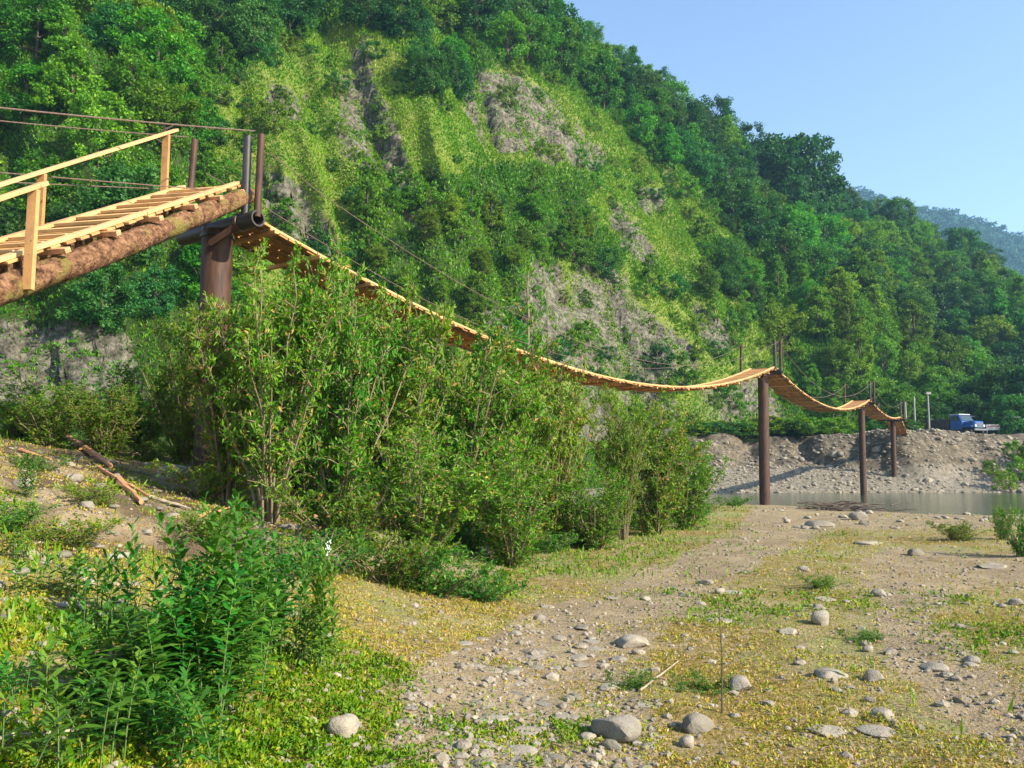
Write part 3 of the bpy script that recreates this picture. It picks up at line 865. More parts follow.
for s_, px_, py_, h_, w_, lb in [
    (lowB, 460, 548, .9, 1.1, 'low bright bush at the left foot of the willow row'),
    (lowA, 580, 545, .7, 1.1, 'low bush spreading from the foot of the willow row'),
    (lowA, 505, 556, .7, 1.0, 'low yellowish bush in front of the willow row'),
    (lowA, 345, 548, 1.0, 1.1, 'low bush in front of the bare stems of the willow shrubs'),
    (lowB, 430, 592, .75, .9, 'low bush of broad leaves spreading onto the dry grass beside the track'),
    (lowA, 395, 585, .7, .8, 'low dark bush left of the spreading broad-leaved one'),
    (lowB, 480, 600, .5, .6, 'small green bush nearest the track'),
    (lowA, 640, 530, .7, 1.0, 'low yellow-green bush at the foot of the willow row near the track'),
    (lowB, 690, 520, .8, 1.2, 'low bush below the right end of the willow row'),
    (lowB, 735, 505, .6, 1.1, 'low bush left of the second pipe tower'),
    (lowA, 1004, 540, .9, .4, 'thin leafy bush near the right edge beside the river'),
    (lowB, 1026, 556, 1.3, .5, 'upright bush at the far right edge of the bank'),
    (lowA, 958, 540, .5, .7, 'small round bush on the gravel before the river'),
    (lowB, 300, 572, .6, .8, 'small bush in the shade below the tall willow shrubs'),
    (lowB, 545, 552, .6, .9, 'low bush at the foot of the middle willow shrubs'),
    (lowA, 150, 462, .5, .55, 'small weedy bush in the upper part of the stony gully'),
    (lowB, 35, 470, .35, .5, 'small green tuft at the rim of the hollow at left'),
    (lowA, 95, 505, .3, .45, 'small dark tuft inside the shaded hollow'),
    (lowB, 5, 530, .35, .5, 'green tuft at the left edge beside the hollow'),
    (lowA, 70, 545, .3, .5, 'low olive tuft below the hollow at left'),
    (lowA, 205, 540, .35, .5, 'low olive tuft between the gully stones and the herb patch'),
    (lowA, 210, 500, .7, .9, 'low bush beside the stony gully'),
    (lowA, 822, 587, .22, .38, 'small flat green tuft in the middle of the dry grass'),
    (lowB, 700, 690, .2, .3, 'small leafy tuft beside the dry stalk'),
    (lowB, 632, 688, .22, .26, 'small bright green tuft left of the pale stick'),
    (lowB, 865, 640, .16, .3, 'small green tuft right of the round white stone')]:
    p = ghit(px_, py_)
    place(s_, p - Vector((0, 0, .04)), R.uniform(0, 6.28), (w_, w_, h_), label=lb, cat='bush', group=LBG)

# bank-top greens across the river
for i in range(60):
    px_ = R.uniform(700, 905); Yd = R.uniform(77, 84); x = (px_ - 512) / FPX * Yd
    s = R.uniform(.5, 1.25)
    place(R.choice(shr[:2]), (x, Yd, gz(x, Yd) - .1), R.uniform(0, 6.28), (s * 1.3, s * 1.3, s * .6),
          label='low green shrub along the top of the far river bank', cat='shrub', group='low shrubs along the far bank top')
for i, (px_, Yd, s) in enumerate([(1002, 64.5, .6), (1018, 66, .8), (990, 68, .5), (1035, 69, 1.1), (1012, 71, .7), (1050, 66, 1.0)]):
    x = (px_ - 512) / FPX * Yd
    place(shr[0], (x, Yd, gz(x, Yd) - .1), R.uniform(0, 6.28), (s, s, s), label='light green shrub on the far river bank at the right edge', cat='shrub',
          group='shrubs on the far bank slope at the right edge')

# ------------------------------------------------------------------ herbs with lance-shaped leaves
def make_herb(name, H, nst, spread, seed, L=.13, mat='herb'):
    g_ = np.random.default_rng(seed); rg = random.Random(seed)
    root = empty(name); mb = MB(); C, A, Nn, LL = [], [], [], []
    for i in range(nst):
        bx_, by_ = rg.gauss(0, spread), rg.gauss(0, spread); h_ = H * rg.uniform(.5, 1.05)
        lx, ly = rg.gauss(0, .13) * H, rg.gauss(0, .13) * H
        pts = [Vector((bx_ + lx * u * u, by_ + ly * u * u, h_ * u - .03)) for u in (0, .35, .7, 1)]
        mb.tube(pts, [.004, .0035, .003, .0015], 4, caps=False)
        nl_ = int(h_ / .019); ph = rg.random() * 6
        for j in range(nl_):
            u = .12 + .88 * j / nl_; an = ph + j * 2.4
            up = .25 + .9 * u ** 2
            C.append((bx_ + lx * u * u, by_ + ly * u * u, h_ * u)); A.append((math.cos(an), math.sin(an), up + rg.uniform(-.3, .2)))
            Nn.append((-math.cos(an) * .5 + rg.uniform(-.3, .3), -math.sin(an) * .5 + rg.uniform(-.3, .3), .9))
            LL.append(L * (.55 + .6 * math.sin(math.pi * min(u, .93))) * rg.uniform(.75, 1.2))
    mb.build('stems', M['greenstem'], root, True)
    C, A, Nn, LL = map(np.array, (C, A, Nn, LL))
    # two-segment leaf that droops
    a = A / np.linalg.norm(A, axis=1, keepdims=True); w_ = np.cross(a, Nn); w_ /= np.linalg.norm(w_, axis=1, keepdims=True)
    l = LL[:, None]; ww = l * .13
    mid = C + a * l * .55; tip = C + a * l * .95 + np.array([0, 0, -.16]) * l
    q1 = C + a * l * .22 + w_ * ww * .8; q2 = C + a * l * .22 - w_ * ww * .8
    V = np.stack([C, q1, mid + w_ * ww, tip, mid - w_ * ww, q2], 1).reshape(-1, 3)
    k = len(C); b = np.arange(k)[:, None] * 6
    F = np.concatenate([b + [0, 1, 2, 5], b + [5, 2, 4, 5]], 0)
    F = np.concatenate([b + [0, 1, 2, 5], b + [2, 3, 4, 5]], 0)
    t = np.clip(g_.random(k) * .7 + C[:, 2] / H * .25, 0, 1)
    mesh_np('leaves', V, F, M[mat], tint=np.concatenate([t, t]), parent=root)
    root.location = (0, -500, -200)
    return root
herbA = make_herb('herb_clump', 1.0, 14, .14, 201, .15)
herbB = make_herb('herb_clump', .8, 13, .13, 202, .13)
herbC = make_herb('herb_clump', .5, 12, .13, 203, .10)
HG = 'clumps of lance-leaved herbs in the left foreground'
tall = ['tallest lance-leaved herb clump with a pointed top', 'leafy herb clump right of the tallest one', 'herb clump at the centre of the dense patch',
        'herb clump at the lower right of the dense patch', 'dark herb clump low in the dense patch', 'herb clump at the left side of the dense patch',
        'broad bright herb clump at the upper right of the dense patch', 'herb clump at the foot of the dense patch near the bottom',
        'short herb clump at the lower left of the dense patch', 'short herb clump alone on the stony ground above the dense patch']
for (px_, py_, hh, s_), lb in zip([(185, 672, 1.0, herbA), (222, 664, .8, herbA), (170, 705, .85, herbB), (215, 712, .75, herbB), (128, 715, .6, herbB),
                                   (150, 690, .5, herbA), (250, 650, .75, herbB), (150, 738, .7, herbC), (120, 735, .5, herbC), (70, 600, .7, herbC)], tall):
    p = ghit(px_, py_)
    place(s_, p, R.uniform(0, 6.28), (1, 1, hh), label=lb, cat='herb', group=HG)
more = [(325, 672, herbB, 1.0, .55, 'slim dark herb with a white flower standing beside the dry grass'),
        (300, 665, herbC, .9, .8, 'short dark herb left of the white-flowered one'),
        (8, 700, herbC, .5, .6, 'herb clump at the left edge of the picture, halfway up the slope'),
        (12, 560, herbC, .5, .6, 'herb clump at the left edge higher up the stony slope'),
        (28, 500, herbB, .45, .4, 'slim herb against the shaded hollow at the left edge'),
        (190, 760, herbC, .9, 1, 'short herb at the bottom edge below the dense patch'),
        (60, 770, herbC, .9, 1, 'short herb at the bottom left corner near the cut stick'),
        (275, 640, herbC, 1.3, 1, 'short bright herb at the right side of the dense patch'),
        (120, 640, herbC, 1.4, 1, 'short herb behind the dense patch on stony ground'),
        (350, 572, herbC, 1.2, 1.1, 'herb at the foot of the tall willow shrubs'),
        (240, 545, herbC, 1.2, 1.2, 'herb in the shade beside the stony gully')]
for px_, py_, s_, hh, wf, lb in more:
    p = ghit(px_, py_)
    o = place(s_, p, R.uniform(0, 6.28), (wf, wf, hh), label=lb, cat='herb', group='scattered herbs in the left foreground')
    if 'white flower' in lb:
        mb = MB()
        for k in range(30):
            a = R.uniform(0, 6.28); rr_ = R.uniform(.005, .045); q = Vector((math.cos(a) * rr_, math.sin(a) * rr_, .80 + R.uniform(-.05, .05)))
            mb.box(q, (.005, 0, .002), (0, .003, .003), (0, 0, .0015))
        fl = mb.build('flower_head', M['petal'], o)
        fl.location = (0, 0, 0)

# dry stalk, cut sticks
p = ghit(722, 715); mb = MB()
mb.tube([p + Vector((0, 0, -.02)), p + Vector((.01, 0, .35)), p + Vector((-.005, 0, at(722, 600, p.y).z - p.z))], [.006, .005, .003], 5)
for k in range(7):
    z = .15 + k * .06; a = k * 2.1
    mb.tube([p + Vector((0, 0, z)), p + Vector((math.cos(a) * .03, math.sin(a) * .03, z + .05))], [.002, .001], 3)
tag(mb.build('dry_stalk', M['bark']), 'thin upright brown dry stalk among the yellow grass', 'stalk')
def stick(a, b, r, label, mat='drift', nm='stick', r2=None, lift=.015):
    A_, B_ = ghit(*a), ghit(*b); mb = MB(); pts = []
    for k in range(7):
        u = k / 6; q = A_.lerp(B_, u); q.z = max(q.z, gz(q.x, q.y)) + lift + R.uniform(0, .2) * r; q += Vector((R.uniform(-1, 1), R.uniform(-1, 1), 0)) * r * .25
        pts.append(q)
    mb.tube(pts, [(r + ((r2 or r * .5) - r) * k / 6) * R.uniform(.8, 1.1) for k in range(7)], 7, wob=.35)
    return tag(mb.build(nm, M[mat], smooth=False), label, 'stick' if nm == 'stick' else 'log')
stick((-30, 750), (108, 732), .016, 'long pale cut stick lying at the bottom left corner')
stick((0, 735), (40, 742), .009, 'short thin pale twig above the long cut stick')
stick((640, 693), (678, 664), .011, 'curved pale stick lying beside the green tuft')
stick((70, 598), (105, 635), .014, 'thin brown stick slanting down the stony slope')
stick((465, 575), (495, 600), .012, 'dry twig poking out of the low bush by the track')
stick((30, 424), (75, 446), .09, 'pale driftwood log at the top of the stony gully', nm='driftwood_log', lift=.06)
stick((66, 440), (112, 470), .07, 'reddish broken log lying down the stony gully', 'cutwood', 'driftwood_log', lift=.06)
stick((118, 484), (140, 508), .06, 'short orange-brown split log low in the stony gully', 'cutwood', 'driftwood_log', lift=.05)
stick((80, 452), (150, 455), .03, 'thin reddish branch across the top of the stony gully', 'cutwood', 'driftwood_log', lift=.05)
for a_, b_, r_, lb_ in (((150, 500), (190, 512), .03, 'grey broken branch lying across the gully stones'), ((98, 470), (150, 500), .035, 'long reddish branch along the gully'),
                        ((20, 452), (50, 462), .03, 'short grey branch on the bare slope at the left'), ((200, 520), (236, 508), .02, 'thin pale branch by the foot of the willow shrubs')):
    stick(a_, b_, r_, lb_, 'drift' if 'r' == lb_[1] else 'cutwood', 'driftwood_log', lift=.03)
# splintered stump
p = ghit(64, 430); mb = MB()
for k in range(14):
    a = R.uniform(0, 6.28); r = R.uniform(0, .07); h_ = R.uniform(.18, .42)
    mb.tube([p + Vector((math.cos(a) * r, math.sin(a) * r, -.05)), p + Vector((math.cos(a) * r * 1.1, math.sin(a) * r * 1.1, h_ * .7)), p + Vector((math.cos(a) * r * 1.3, math.sin(a) * r * 1.3, h_))], [.035, .028, .004], 5)
tag(mb.build('tree_stump', M['cutwood']), 'small splintered reddish tree stump beside the low bush at the left', 'stump')
# driftwood pile at the water
p = ghit(845, 511); 
mb = MB()
for k in range(60):
    q = p + Vector((R.gauss(0, 1.0), R.gauss(0, .35), R.uniform(0, .35))); a = R.uniform(-.6, .6) + (math.pi if R.random() < .5 else 0); l = R.uniform(.4, 1.3)
    d = Vector((math.cos(a), math.sin(a) * .6, R.uniform(-.15, .3)))
    mb.tube([q - d * l / 2, q + Vector((0, 0, R.uniform(0, .08))), q + d * l / 2], [R.uniform(.015, .05), .03, .01], 5)
tag(mb.build('driftwood_pile', M['bark'], smooth=True), 'dark tangled driftwood pile on the gravel at the water edge', 'driftwood')

# ------------------------------------------------------------------ stones
def stone_arr(seed, sub=3, rough=.28, flat=.62):
    import bmesh
    bm = bmesh.new(); bmesh.ops.create_icosphere(bm, subdivisions=sub, radius=1)
    v = np.array([q.co[:] for q in bm.verts]); f = np.array([[x.index for x in q.verts] for q in bm.faces]); bm.free()
    rg = np.random.default_rng(seed)
    # cut with random planes for flat facets
    for i in range(9):
        n_ = rg.normal(size=3); n_ /= np.linalg.norm(n_); dd_ = rg.uniform(.62, .9)
        k = v @ n_ - dd_; v = np.where(k[:, None] > 0, v - n_ * k[:, None] * .9, v)
    v = v * (1 + rough * (fbm(v[:, 0] * 1.7 + seed, v[:, 1] * 1.7 + v[:, 2] * 1.3, seed, 3)[:, None] - .5))
    v *= np.array([1, rg.uniform(.65, .95), flat * rg.uniform(.8, 1.15)])
    return v, f
stoneP = []
for i in range(7):
    v, f = stone_arr(300 + i)
    o = mesh_np('stone', v, f, M['stone'], tint=np.full(len(f), [.0, .6, .25, 1, .8, .4, .9][i]), smooth=True)
    try: o.data.set_sharp_from_angle(angle=math.radians(38))
    except Exception: pass
    o.location = (0, -500, -200); stoneP.append(o)
def put_stone(px_, py_, wpx, label, group=None, pi=None, hs=1.0, sink=.25):
    p = ghit(px_, py_); w_ = wpx / FPX * p.y / 2
    src = stoneP[R.randrange(7) if pi is None else pi]
    o = place(src, p + Vector((0, w_ * .4, w_ * .55 * hs * (1 - sink) - w_ * .1)), R.uniform(-.5, .5) if hs > .8 else R.uniform(0, 6.28), (w_, w_, w_ * hs), label=label, cat='stone', group=group)
    return o
big = [(341, 738, 36, 'rounded pale grey stone on the dry grass at the bottom left of centre', 3, 1.05),
       (618, 742, 52, 'large grey-brown stone at the bottom of the track', 2, 1.0),
       (612, 752, 20, 'small dark stone leaning against the large grey-brown stone', 0, 1),
       (700, 733, 34, 'dark grey boulder at the bottom right of the track', 0, 1.1),
       (688, 748, 20, 'small white stone in front of the dark grey boulder', 3, 1),
       (742, 692, 26, 'round mottled stone right of the dry stalk', 5, 1.0),
       (822, 626, 24, 'round whitish stone standing out in the middle of the dry grass', 3, 1.15),
       (790, 634, 22, 'flat pale stone left of the round whitish one', 6, .5),
       (632, 648, 42, 'flat buff stone at the right edge of the track', 4, .6),
       (876, 682, 22, 'grey rounded stone below the grass at right', 5, 1),
       (833, 680, 40, 'flat pinkish stone among the weeds right of centre', 1, .5),
       (885, 722, 28, 'pale angular stone near the bottom right', 3, .8),
       (828, 736, 44, 'wide flat brown stone at the bottom right', 4, .35),
       (881, 737, 40, 'flat pale slab beside the pale angular stone', 6, .3),
       (940, 672, 34, 'reddish flat stone on the right-hand track', 1, .45),
       (962, 630, 12, 'dark small stone on the right-hand track', 0, .9),
       (975, 664, 20, 'pair-like reddish stone near the right edge', 1, .8),
       (918, 556, 18, 'dark rounded stone where the right track bends', 0, .9),
       (860, 520, 20, 'pale boulder beside the driftwood pile', 3, .8),
       (998, 568, 34, 'long flat stone at the right edge', 6, .25),
       (730, 594, 30, 'flat pale slab beside the track', 6, .25),
       (720, 622, 34, 'flat cream slab on the track edge', 3, .2),
       (825, 600, 30, 'flat whitish slab in the dry grass', 3, .2),
       (540, 620, 16, 'dark little stone on the bare track', 0, .7),
       (515, 636, 16, 'brown stone left on the bare track', 1, .6),
       (533, 654, 28, 'flat dark stone in the middle of the track', 0, .3),
       (577, 660, 24, 'grey flat stone across the middle of the track', 5, .35),
       (168, 480, 46, 'large pale flat boulder in the stony gully', 4, .75),
       (290, 508, 22, 'rounded grey boulder under the tall willow shrubs', 5, 1.0),
       (285, 530, 30, 'flat grey boulder in the shade under the willow shrubs', 0, .5),
       (60, 532, 26, 'pale stone at the lower end of the shaded hollow', 3, .8),
       (85, 510, 20, 'grey stone in the shaded hollow', 5, .9),
       (20, 488, 24, 'pale stone at the left edge of the hollow', 4, .9),
       (78, 576, 26, 'buff stone on the stony slope at left', 4, .7),
       (110, 560, 24, 'reddish stone in the stony slope at left', 1, .6),
       (130, 590, 20, 'small cream stone behind the herb patch', 3, .7),
       (290, 618, 24, 'flat beige stone right of the herb patch', 4, .5),
       (490, 722, 40, 'flat grey slab at the bottom of the track', 6, .22),
       (525, 735, 38, 'flat cream slab in the lower track', 3, .22),
       (515, 757, 50, 'wide worn slab at the bottom edge of the track', 4, .2),
       (480, 770, 36, 'flat slab cut by the bottom edge', 5, .3),
       (560, 718, 26, 'brownish slab next to the cream slab', 1, .3),
       (610, 690, 26, 'pale flat stone beside the green tuft', 6, .4),
       (588, 742, 22, 'rusty brown stone left of the large grey-brown stone', 1, .6),
       (650, 750, 22, 'brown stone right of the large grey-brown stone', 1, .5),
       (560, 640, 18, 'small beige stone on the upper track', 4, .5),
       (870, 545, 30, 'flat pale rock where the gravel meets the grass', 3, .3),
       (820, 527, 34, 'low grey rock in front of the driftwood pile', 5, .4),
       (485, 555, 20, 'pale rock at the edge of the low bush', 3, .9),
       (413, 530, 24, 'whitish rock glimpsed between the willow shrubs', 3, 1),
       (756, 502, 30, 'dark rock heaped at the foot of the second pipe tower', 0, .6)]
for px_, py_, wp, lb, pi, hs in big:
    put_stone(px_, py_, wp, lb, None, pi, hs)
SZ = [('gully', 30), ('track', 60), ('grass', 50), ('shore', 60)]
for k in range(48):
    put_stone(R.uniform(60, 290), R.uniform(445, 560), R.uniform(6, 20), 'small loose stone in the stony gully under the ramp', 'small stones in the stony gully', pi=R.choice((0, 0, 2, 1, 5, 4)), hs=R.uniform(.5, 1))
for k in range(36):
    v_ = R.random(); py_ = 590 + 175 * v_; cxx = np.interp(py_, [590, 640, 700, 768], [640, 560, 520, 500]); 
    put_stone(cxx + R.uniform(-80, 90), py_, R.uniform(6, 20), 'small stone embedded in the dirt track', 'small stones on the dirt track', hs=R.uniform(.3, .7))
for k in range(34):
    py_ = R.uniform(640, 775); cxx = np.interp(py_, [590, 640, 700, 768], [640, 560, 520, 500])
    put_stone(cxx + R.gauss(0, 55), py_, R.uniform(14, 42), 'flat worn slab embedded in the lower part of the dirt track', 'flat slabs in the lower track', hs=R.uniform(.12, .28), sink=.5)
for k in range(42):
    put_stone(R.uniform(670, 1040), R.uniform(560, 768), R.uniform(5, 17), 'small stone scattered in the dry yellow grass at right', 'small stones in the dry grass', hs=R.uniform(.4, .9))
for k in range(38):
    put_stone(R.uniform(770, 1040), R.uniform(508, 530), R.uniform(4, 12), 'small stone on the gravel along the near water edge', 'small stones along the near water edge', hs=R.uniform(.5, .9))
for k in range(20):
    put_stone(R.uniform(-10, 140), R.uniform(540, 650), R.uniform(8, 20), 'small stone on the weedy slope at the left', 'small stones on the left slope', hs=R.uniform(.5, .9))
# river bank boulders across the water
for k in range(36):
    x = R.uniform(20, 62); y_ = R.uniform(66, 74); s = R.uniform(.15, .5)
    place(stoneP[R.randrange(7)], (x, y_, gz(x, y_)), R.uniform(0, 6), (s, s, s), label='boulder at the foot of the eroded far river bank', cat='boulder', group='boulders under the far bank')

# pebbles: one object
def pebbles():
    base = [stone_arr(400 + i, 1, .2, .6) for i in range(5)]
    Vv, Ff, Tt = [], [], []; off = 0
    n = 16000
    pyy = NR.uniform(478, 860, n); Yd = 1353 / (pyy - 467); xx = (NR.uniform(-200, 1240, n) - 512) / FPX * Yd
    zz = G(xx, Yd); qx, qy = proj(xx, Yd, zz)
    dm = NR.random(len(qx)) < softdirt(qx, qy)
    keep = NR.random(n) < np.where(dm, .7, .12)
    keep &= Yd < 40
    xx, Yd, zz = xx[keep], Yd[keep], zz[keep]
    sz = .008 + .0014 * Yd + NR.gamma(1.1, .008, len(xx))
    for i in range(len(xx)):
        v, f = base[i % 5]; a = i * 1.7; ca, sa = math.cos(a), math.sin(a)
        q = np.empty_like(v); q[:, 0] = (v[:, 0] * ca - v[:, 1] * sa) * sz[i] + xx[i]; q[:, 1] = (v[:, 0] * sa + v[:, 1] * ca) * sz[i] + Yd[i]; q[:, 2] = v[:, 2] * sz[i] + zz[i] + sz[i] * .15
        Vv.append(q); Ff.append(f + off); off += len(q); Tt.append(np.full(len(f), R.random()))
    # far beach gravel
    n = 9000
    xx = NR.uniform(8, 75, n); yy = NR.uniform(62, 75, n); zz = G(xx, yy); sz = NR.gamma(1.5, .05, n) + .05
    for i in range(n):
        v, f = base[i % 5]; a = i * 1.7; ca, sa = math.cos(a), math.sin(a)
        q = np.empty_like(v); q[:, 0] = (v[:, 0] * ca - v[:, 1] * sa) * sz[i] + xx[i]; q[:, 1] = (v[:, 0] * sa + v[:, 1] * ca) * sz[i] + yy[i]; q[:, 2] = v[:, 2] * sz[i] + zz[i]
        Vv.append(q); Ff.append(f + off); off += len(q); Tt.append(np.full(len(f), R.random()))
    o = mesh_np('gravel', np.concatenate(Vv), np.concatenate(Ff), M['stone'], tint=np.concatenate(Tt))
    tag(o, 'loose pebbles and gravel on the track and beside the river', 'gravel', kind='stuff')
pebbles()

# ------------------------------------------------------------------ ground cover near
def cover():
    n = 560000
    pyy = NR.uniform(474, 900, n); Yd = 1353 / (pyy - 467) ; xx = (NR.uniform(-220, 1250, n) - 512) / FPX * Yd
    m2 = NR.random(n) < .25; Yd = np.where(m2, NR.uniform(3, 18, n), Yd); xx = np.where(m2, NR.uniform(-1, 0, n) * Yd * .85, xx)
    zz = G(xx, Yd); qx, qy = proj(xx, Yd, zz)
    dm = NR.random(len(qx)) < softdirt(qx, qy)
    pn = fbm(xx / .55, Yd / .55, 111, 4); pn2 = fbm(xx / 2.6, Yd / 2.6, 113, 3)
    keep = NR.random(n) < np.where(dm, np.where(pn > .56, .5, .04), np.where(pn > .42, .85, .2))
    keep &= Yd < 41; yc_, hw_ = chan(xx); keep &= (np.abs(Yd - yc_) - hw_ > 1.5)
    xx, Yd, zz, pn2, pn = xx[keep], Yd[keep], zz[keep], pn2[keep], pn[keep]
    qx, qy = qx[keep], qy[keep]
    m = len(xx)
    tuft = sm(.58, .75, fbm(xx / .16, Yd / .16, 119, 2))
    green = sm(.56, .72, pn2) * .8
    green = np.maximum(green, sm(330, 230, qx) * .5 * sm(590, 680, qy))
    hl_ = hollow_(xx, Yd) > .4
    green = np.maximum(green, np.where((qy < 575) & (qx < 760) & (qx > 300), sm(.2, .5, pn2) * .85, 0))
    ax = rv(m) * .7 + np.array([0, 0, .55]); nr = rv(m) * .6 + np.array([0, 0, .6])
    green = np.clip(green + tuft * .35 * NR.random(m), 0, 1)
    L = (.011 + .0012 * Yd) * NR.uniform(.6, 1.7, m) * (1 + green * .6)
    v, f = leaves(np.stack([xx, Yd, zz - .003 + tuft * NR.random(m) * .055], -1), ax, nr, L, L * NR.uniform(.3, .75, m))
    t = np.clip(.78 - green * .68 + NR.normal(size=m) * .19 - .04, 0, 1)
    o = mesh_np('ground_cover', v, f, M['cover'], tint=t)
    tag(o, 'short yellow and green ground cover over the dry river bank', 'ground cover', kind='stuff')
    # grass blades in greener patches
    n = 60000
    Yd = NR.uniform(3.2, 30, n) ** 1.0; xx = (NR.uniform(-200, 1240, n) - 512) / FPX * Yd
    zz = G(xx, Yd); qx, qy = proj(xx, Yd, zz); dm = NR.random(len(qx)) < softdirt(qx, qy)
    pn = fbm(xx / .9, Yd / .9, 115, 3)
    left = (qx < 330); mid = (qy < 580) & (qx < 740)
    keep = ~dm & (NR.random(n) < np.where((left & (qy > 610)) | mid, .9, .10)) & (pn > .5)
    keep |= dm & (NR.random(n) < .04) & (qx < 400)
    xx, Yd, zz = xx[keep], Yd[keep], zz[keep]; m = len(xx)
    L = NR.uniform(.05, .16, m)
    v, f = leaves(np.stack([xx, Yd, zz], -1), rv(m) * .35 + [0, 0, 1], rv(m), L, L * .12 + .003)
    o = mesh_np('grass_blades', v, f, M['grass'], tint=np.clip(NR.random(m) * .7, 0, 1))
    tag(o, 'fresh green grass blades on the bank beside the shrubs', 'grass', kind='stuff')
cover()

# ------------------------------------------------------------------ footbridge
BD = Vector((.69, 1, 0)).normalized()           # along the bridge, away from the ramp
BS = Vector((BD.y, -BD.x, 0))                   # to its right (towards the camera)
def bp(Yd, z=0, side=0):
    return Vector((.69 * Yd - 15.2, Yd, z)) + BS * side
TW = [(14.5, 5.95, .27), (39.8, 6.2, .25), (57.8, 6.1, .22), (67.5, 5.5, .20)]
tl = ['first rusty pipe tower, nearest, rising out of the tall shrubs', 'second rusty pipe tower, standing on the near shore of the river',
      'third rusty pipe tower, standing in the water', 'fourth and shortest rusty pipe tower, on the far gravel beach']
def hollow(mb, a, b, r, n=22, th=.03):
    a, b = Vector(a), Vector(b); d = (b - a).normalized(); ref = Vector((0, 0, 1)) if abs(d.z) < .9 else Vector((1, 0, 0))
    u = d.cross(ref).normalized(); w_ = u.cross(d)
    vs = []
    for (c_, rr) in ((a, r), (b, r), (b, r - th), (a, r - th)):
        for k in range(n):
            an = 2 * math.pi * k / n; vs.append(c_ + (u * math.cos(an) + w_ * math.sin(an)) * rr)
    fs = []
    for q in range(4):
        q2 = (q + 1) % 4
        for k in range(n): fs.append((q * n + k, q * n + (k + 1) % n, q2 * n + (k + 1) % n, q2 * n + k))
    mb.add(vs, fs)
for i, (Yd, zt, r) in enumerate(TW):
    b0 = bp(Yd); g0 = min(gz(b0.x, b0.y), WATER if i == 2 else 9)
    root = empty('bridge_tower', (b0.x, b0.y, g0)); tag(root, tl[i], 'bridge tower', 'rusty pipe towers of the footbridge')
    def loc(v): return Vector(v) - root.location
    mb = MB(); lean = Vector((.12 * (1 if i else 0), 0, 0))
    po = -.22 if i == 0 else 0
    mb.tube([loc(bp(Yd, g0 - .8, po) - lean), loc(bp(Yd, (g0 + zt) / 2, po) - lean * .5), loc(bp(Yd, zt - .02, po))], [r * 1.02, r, r], 24)
    mb.build('pole', M['rust'], root, True)
    mb = MB(); cr = r * .54; hl = .92
    hollow(mb, loc(bp(Yd, zt + cr * .2, -(1.3 if i == 0 else 1.2))), loc(bp(Yd, zt + cr * .2, hl)), cr)
    mb.build('crossbeam', M['dark'], root, True)
    up0 = zt + cr * .8
    for (sd, along, mat, h_, lx, ly, rr) in ((.86, .02, 'rust', 1.45, 0.03, 0, .062), (.62, -.05, 'dark', 1.45, 0, 0, .075), ((-1.2 if i == 0 else -1.1), 0, 'rust', (1.85 if i == 0 else 1.42), .08, .05, .062)):
        mb = MB(); a = bp(Yd, up0, sd) + BD * along
        mb.tube([loc(a + Vector((0, 0, -.05))), loc(a + Vector((lx * .5, ly, h_ * .5))), loc(a + Vector((lx, ly, h_)))], rr if i == 0 else rr * 1.1, 12)
        mb.build('upright', M[mat], root, True)
    mb = MB()
    mb.beam(loc(bp(Yd, zt - .35, -.0) - BD * (r + .03)), loc(bp(Yd, zt - .02, .55) - BD * (r * .3)), .05, .12); mb.build('brace', M['rust'], root)
    for sd_ in (-.45, .45):
        mb = MB(); c0 = loc(bp(Yd, zt + cr * .2, sd_))
        mb.tube([c0 - BS * .035, c0 + BS * .035], cr * 1.13, 16); mb.build('cable_clamp', M['cable'], root, True)
    mb = MB(); mb.tube([loc(bp(Yd, zt - .16, po)), loc(bp(Yd, zt - .10, po))], r * 1.12, 20); mb.build('collar', M['dark'], root, True)

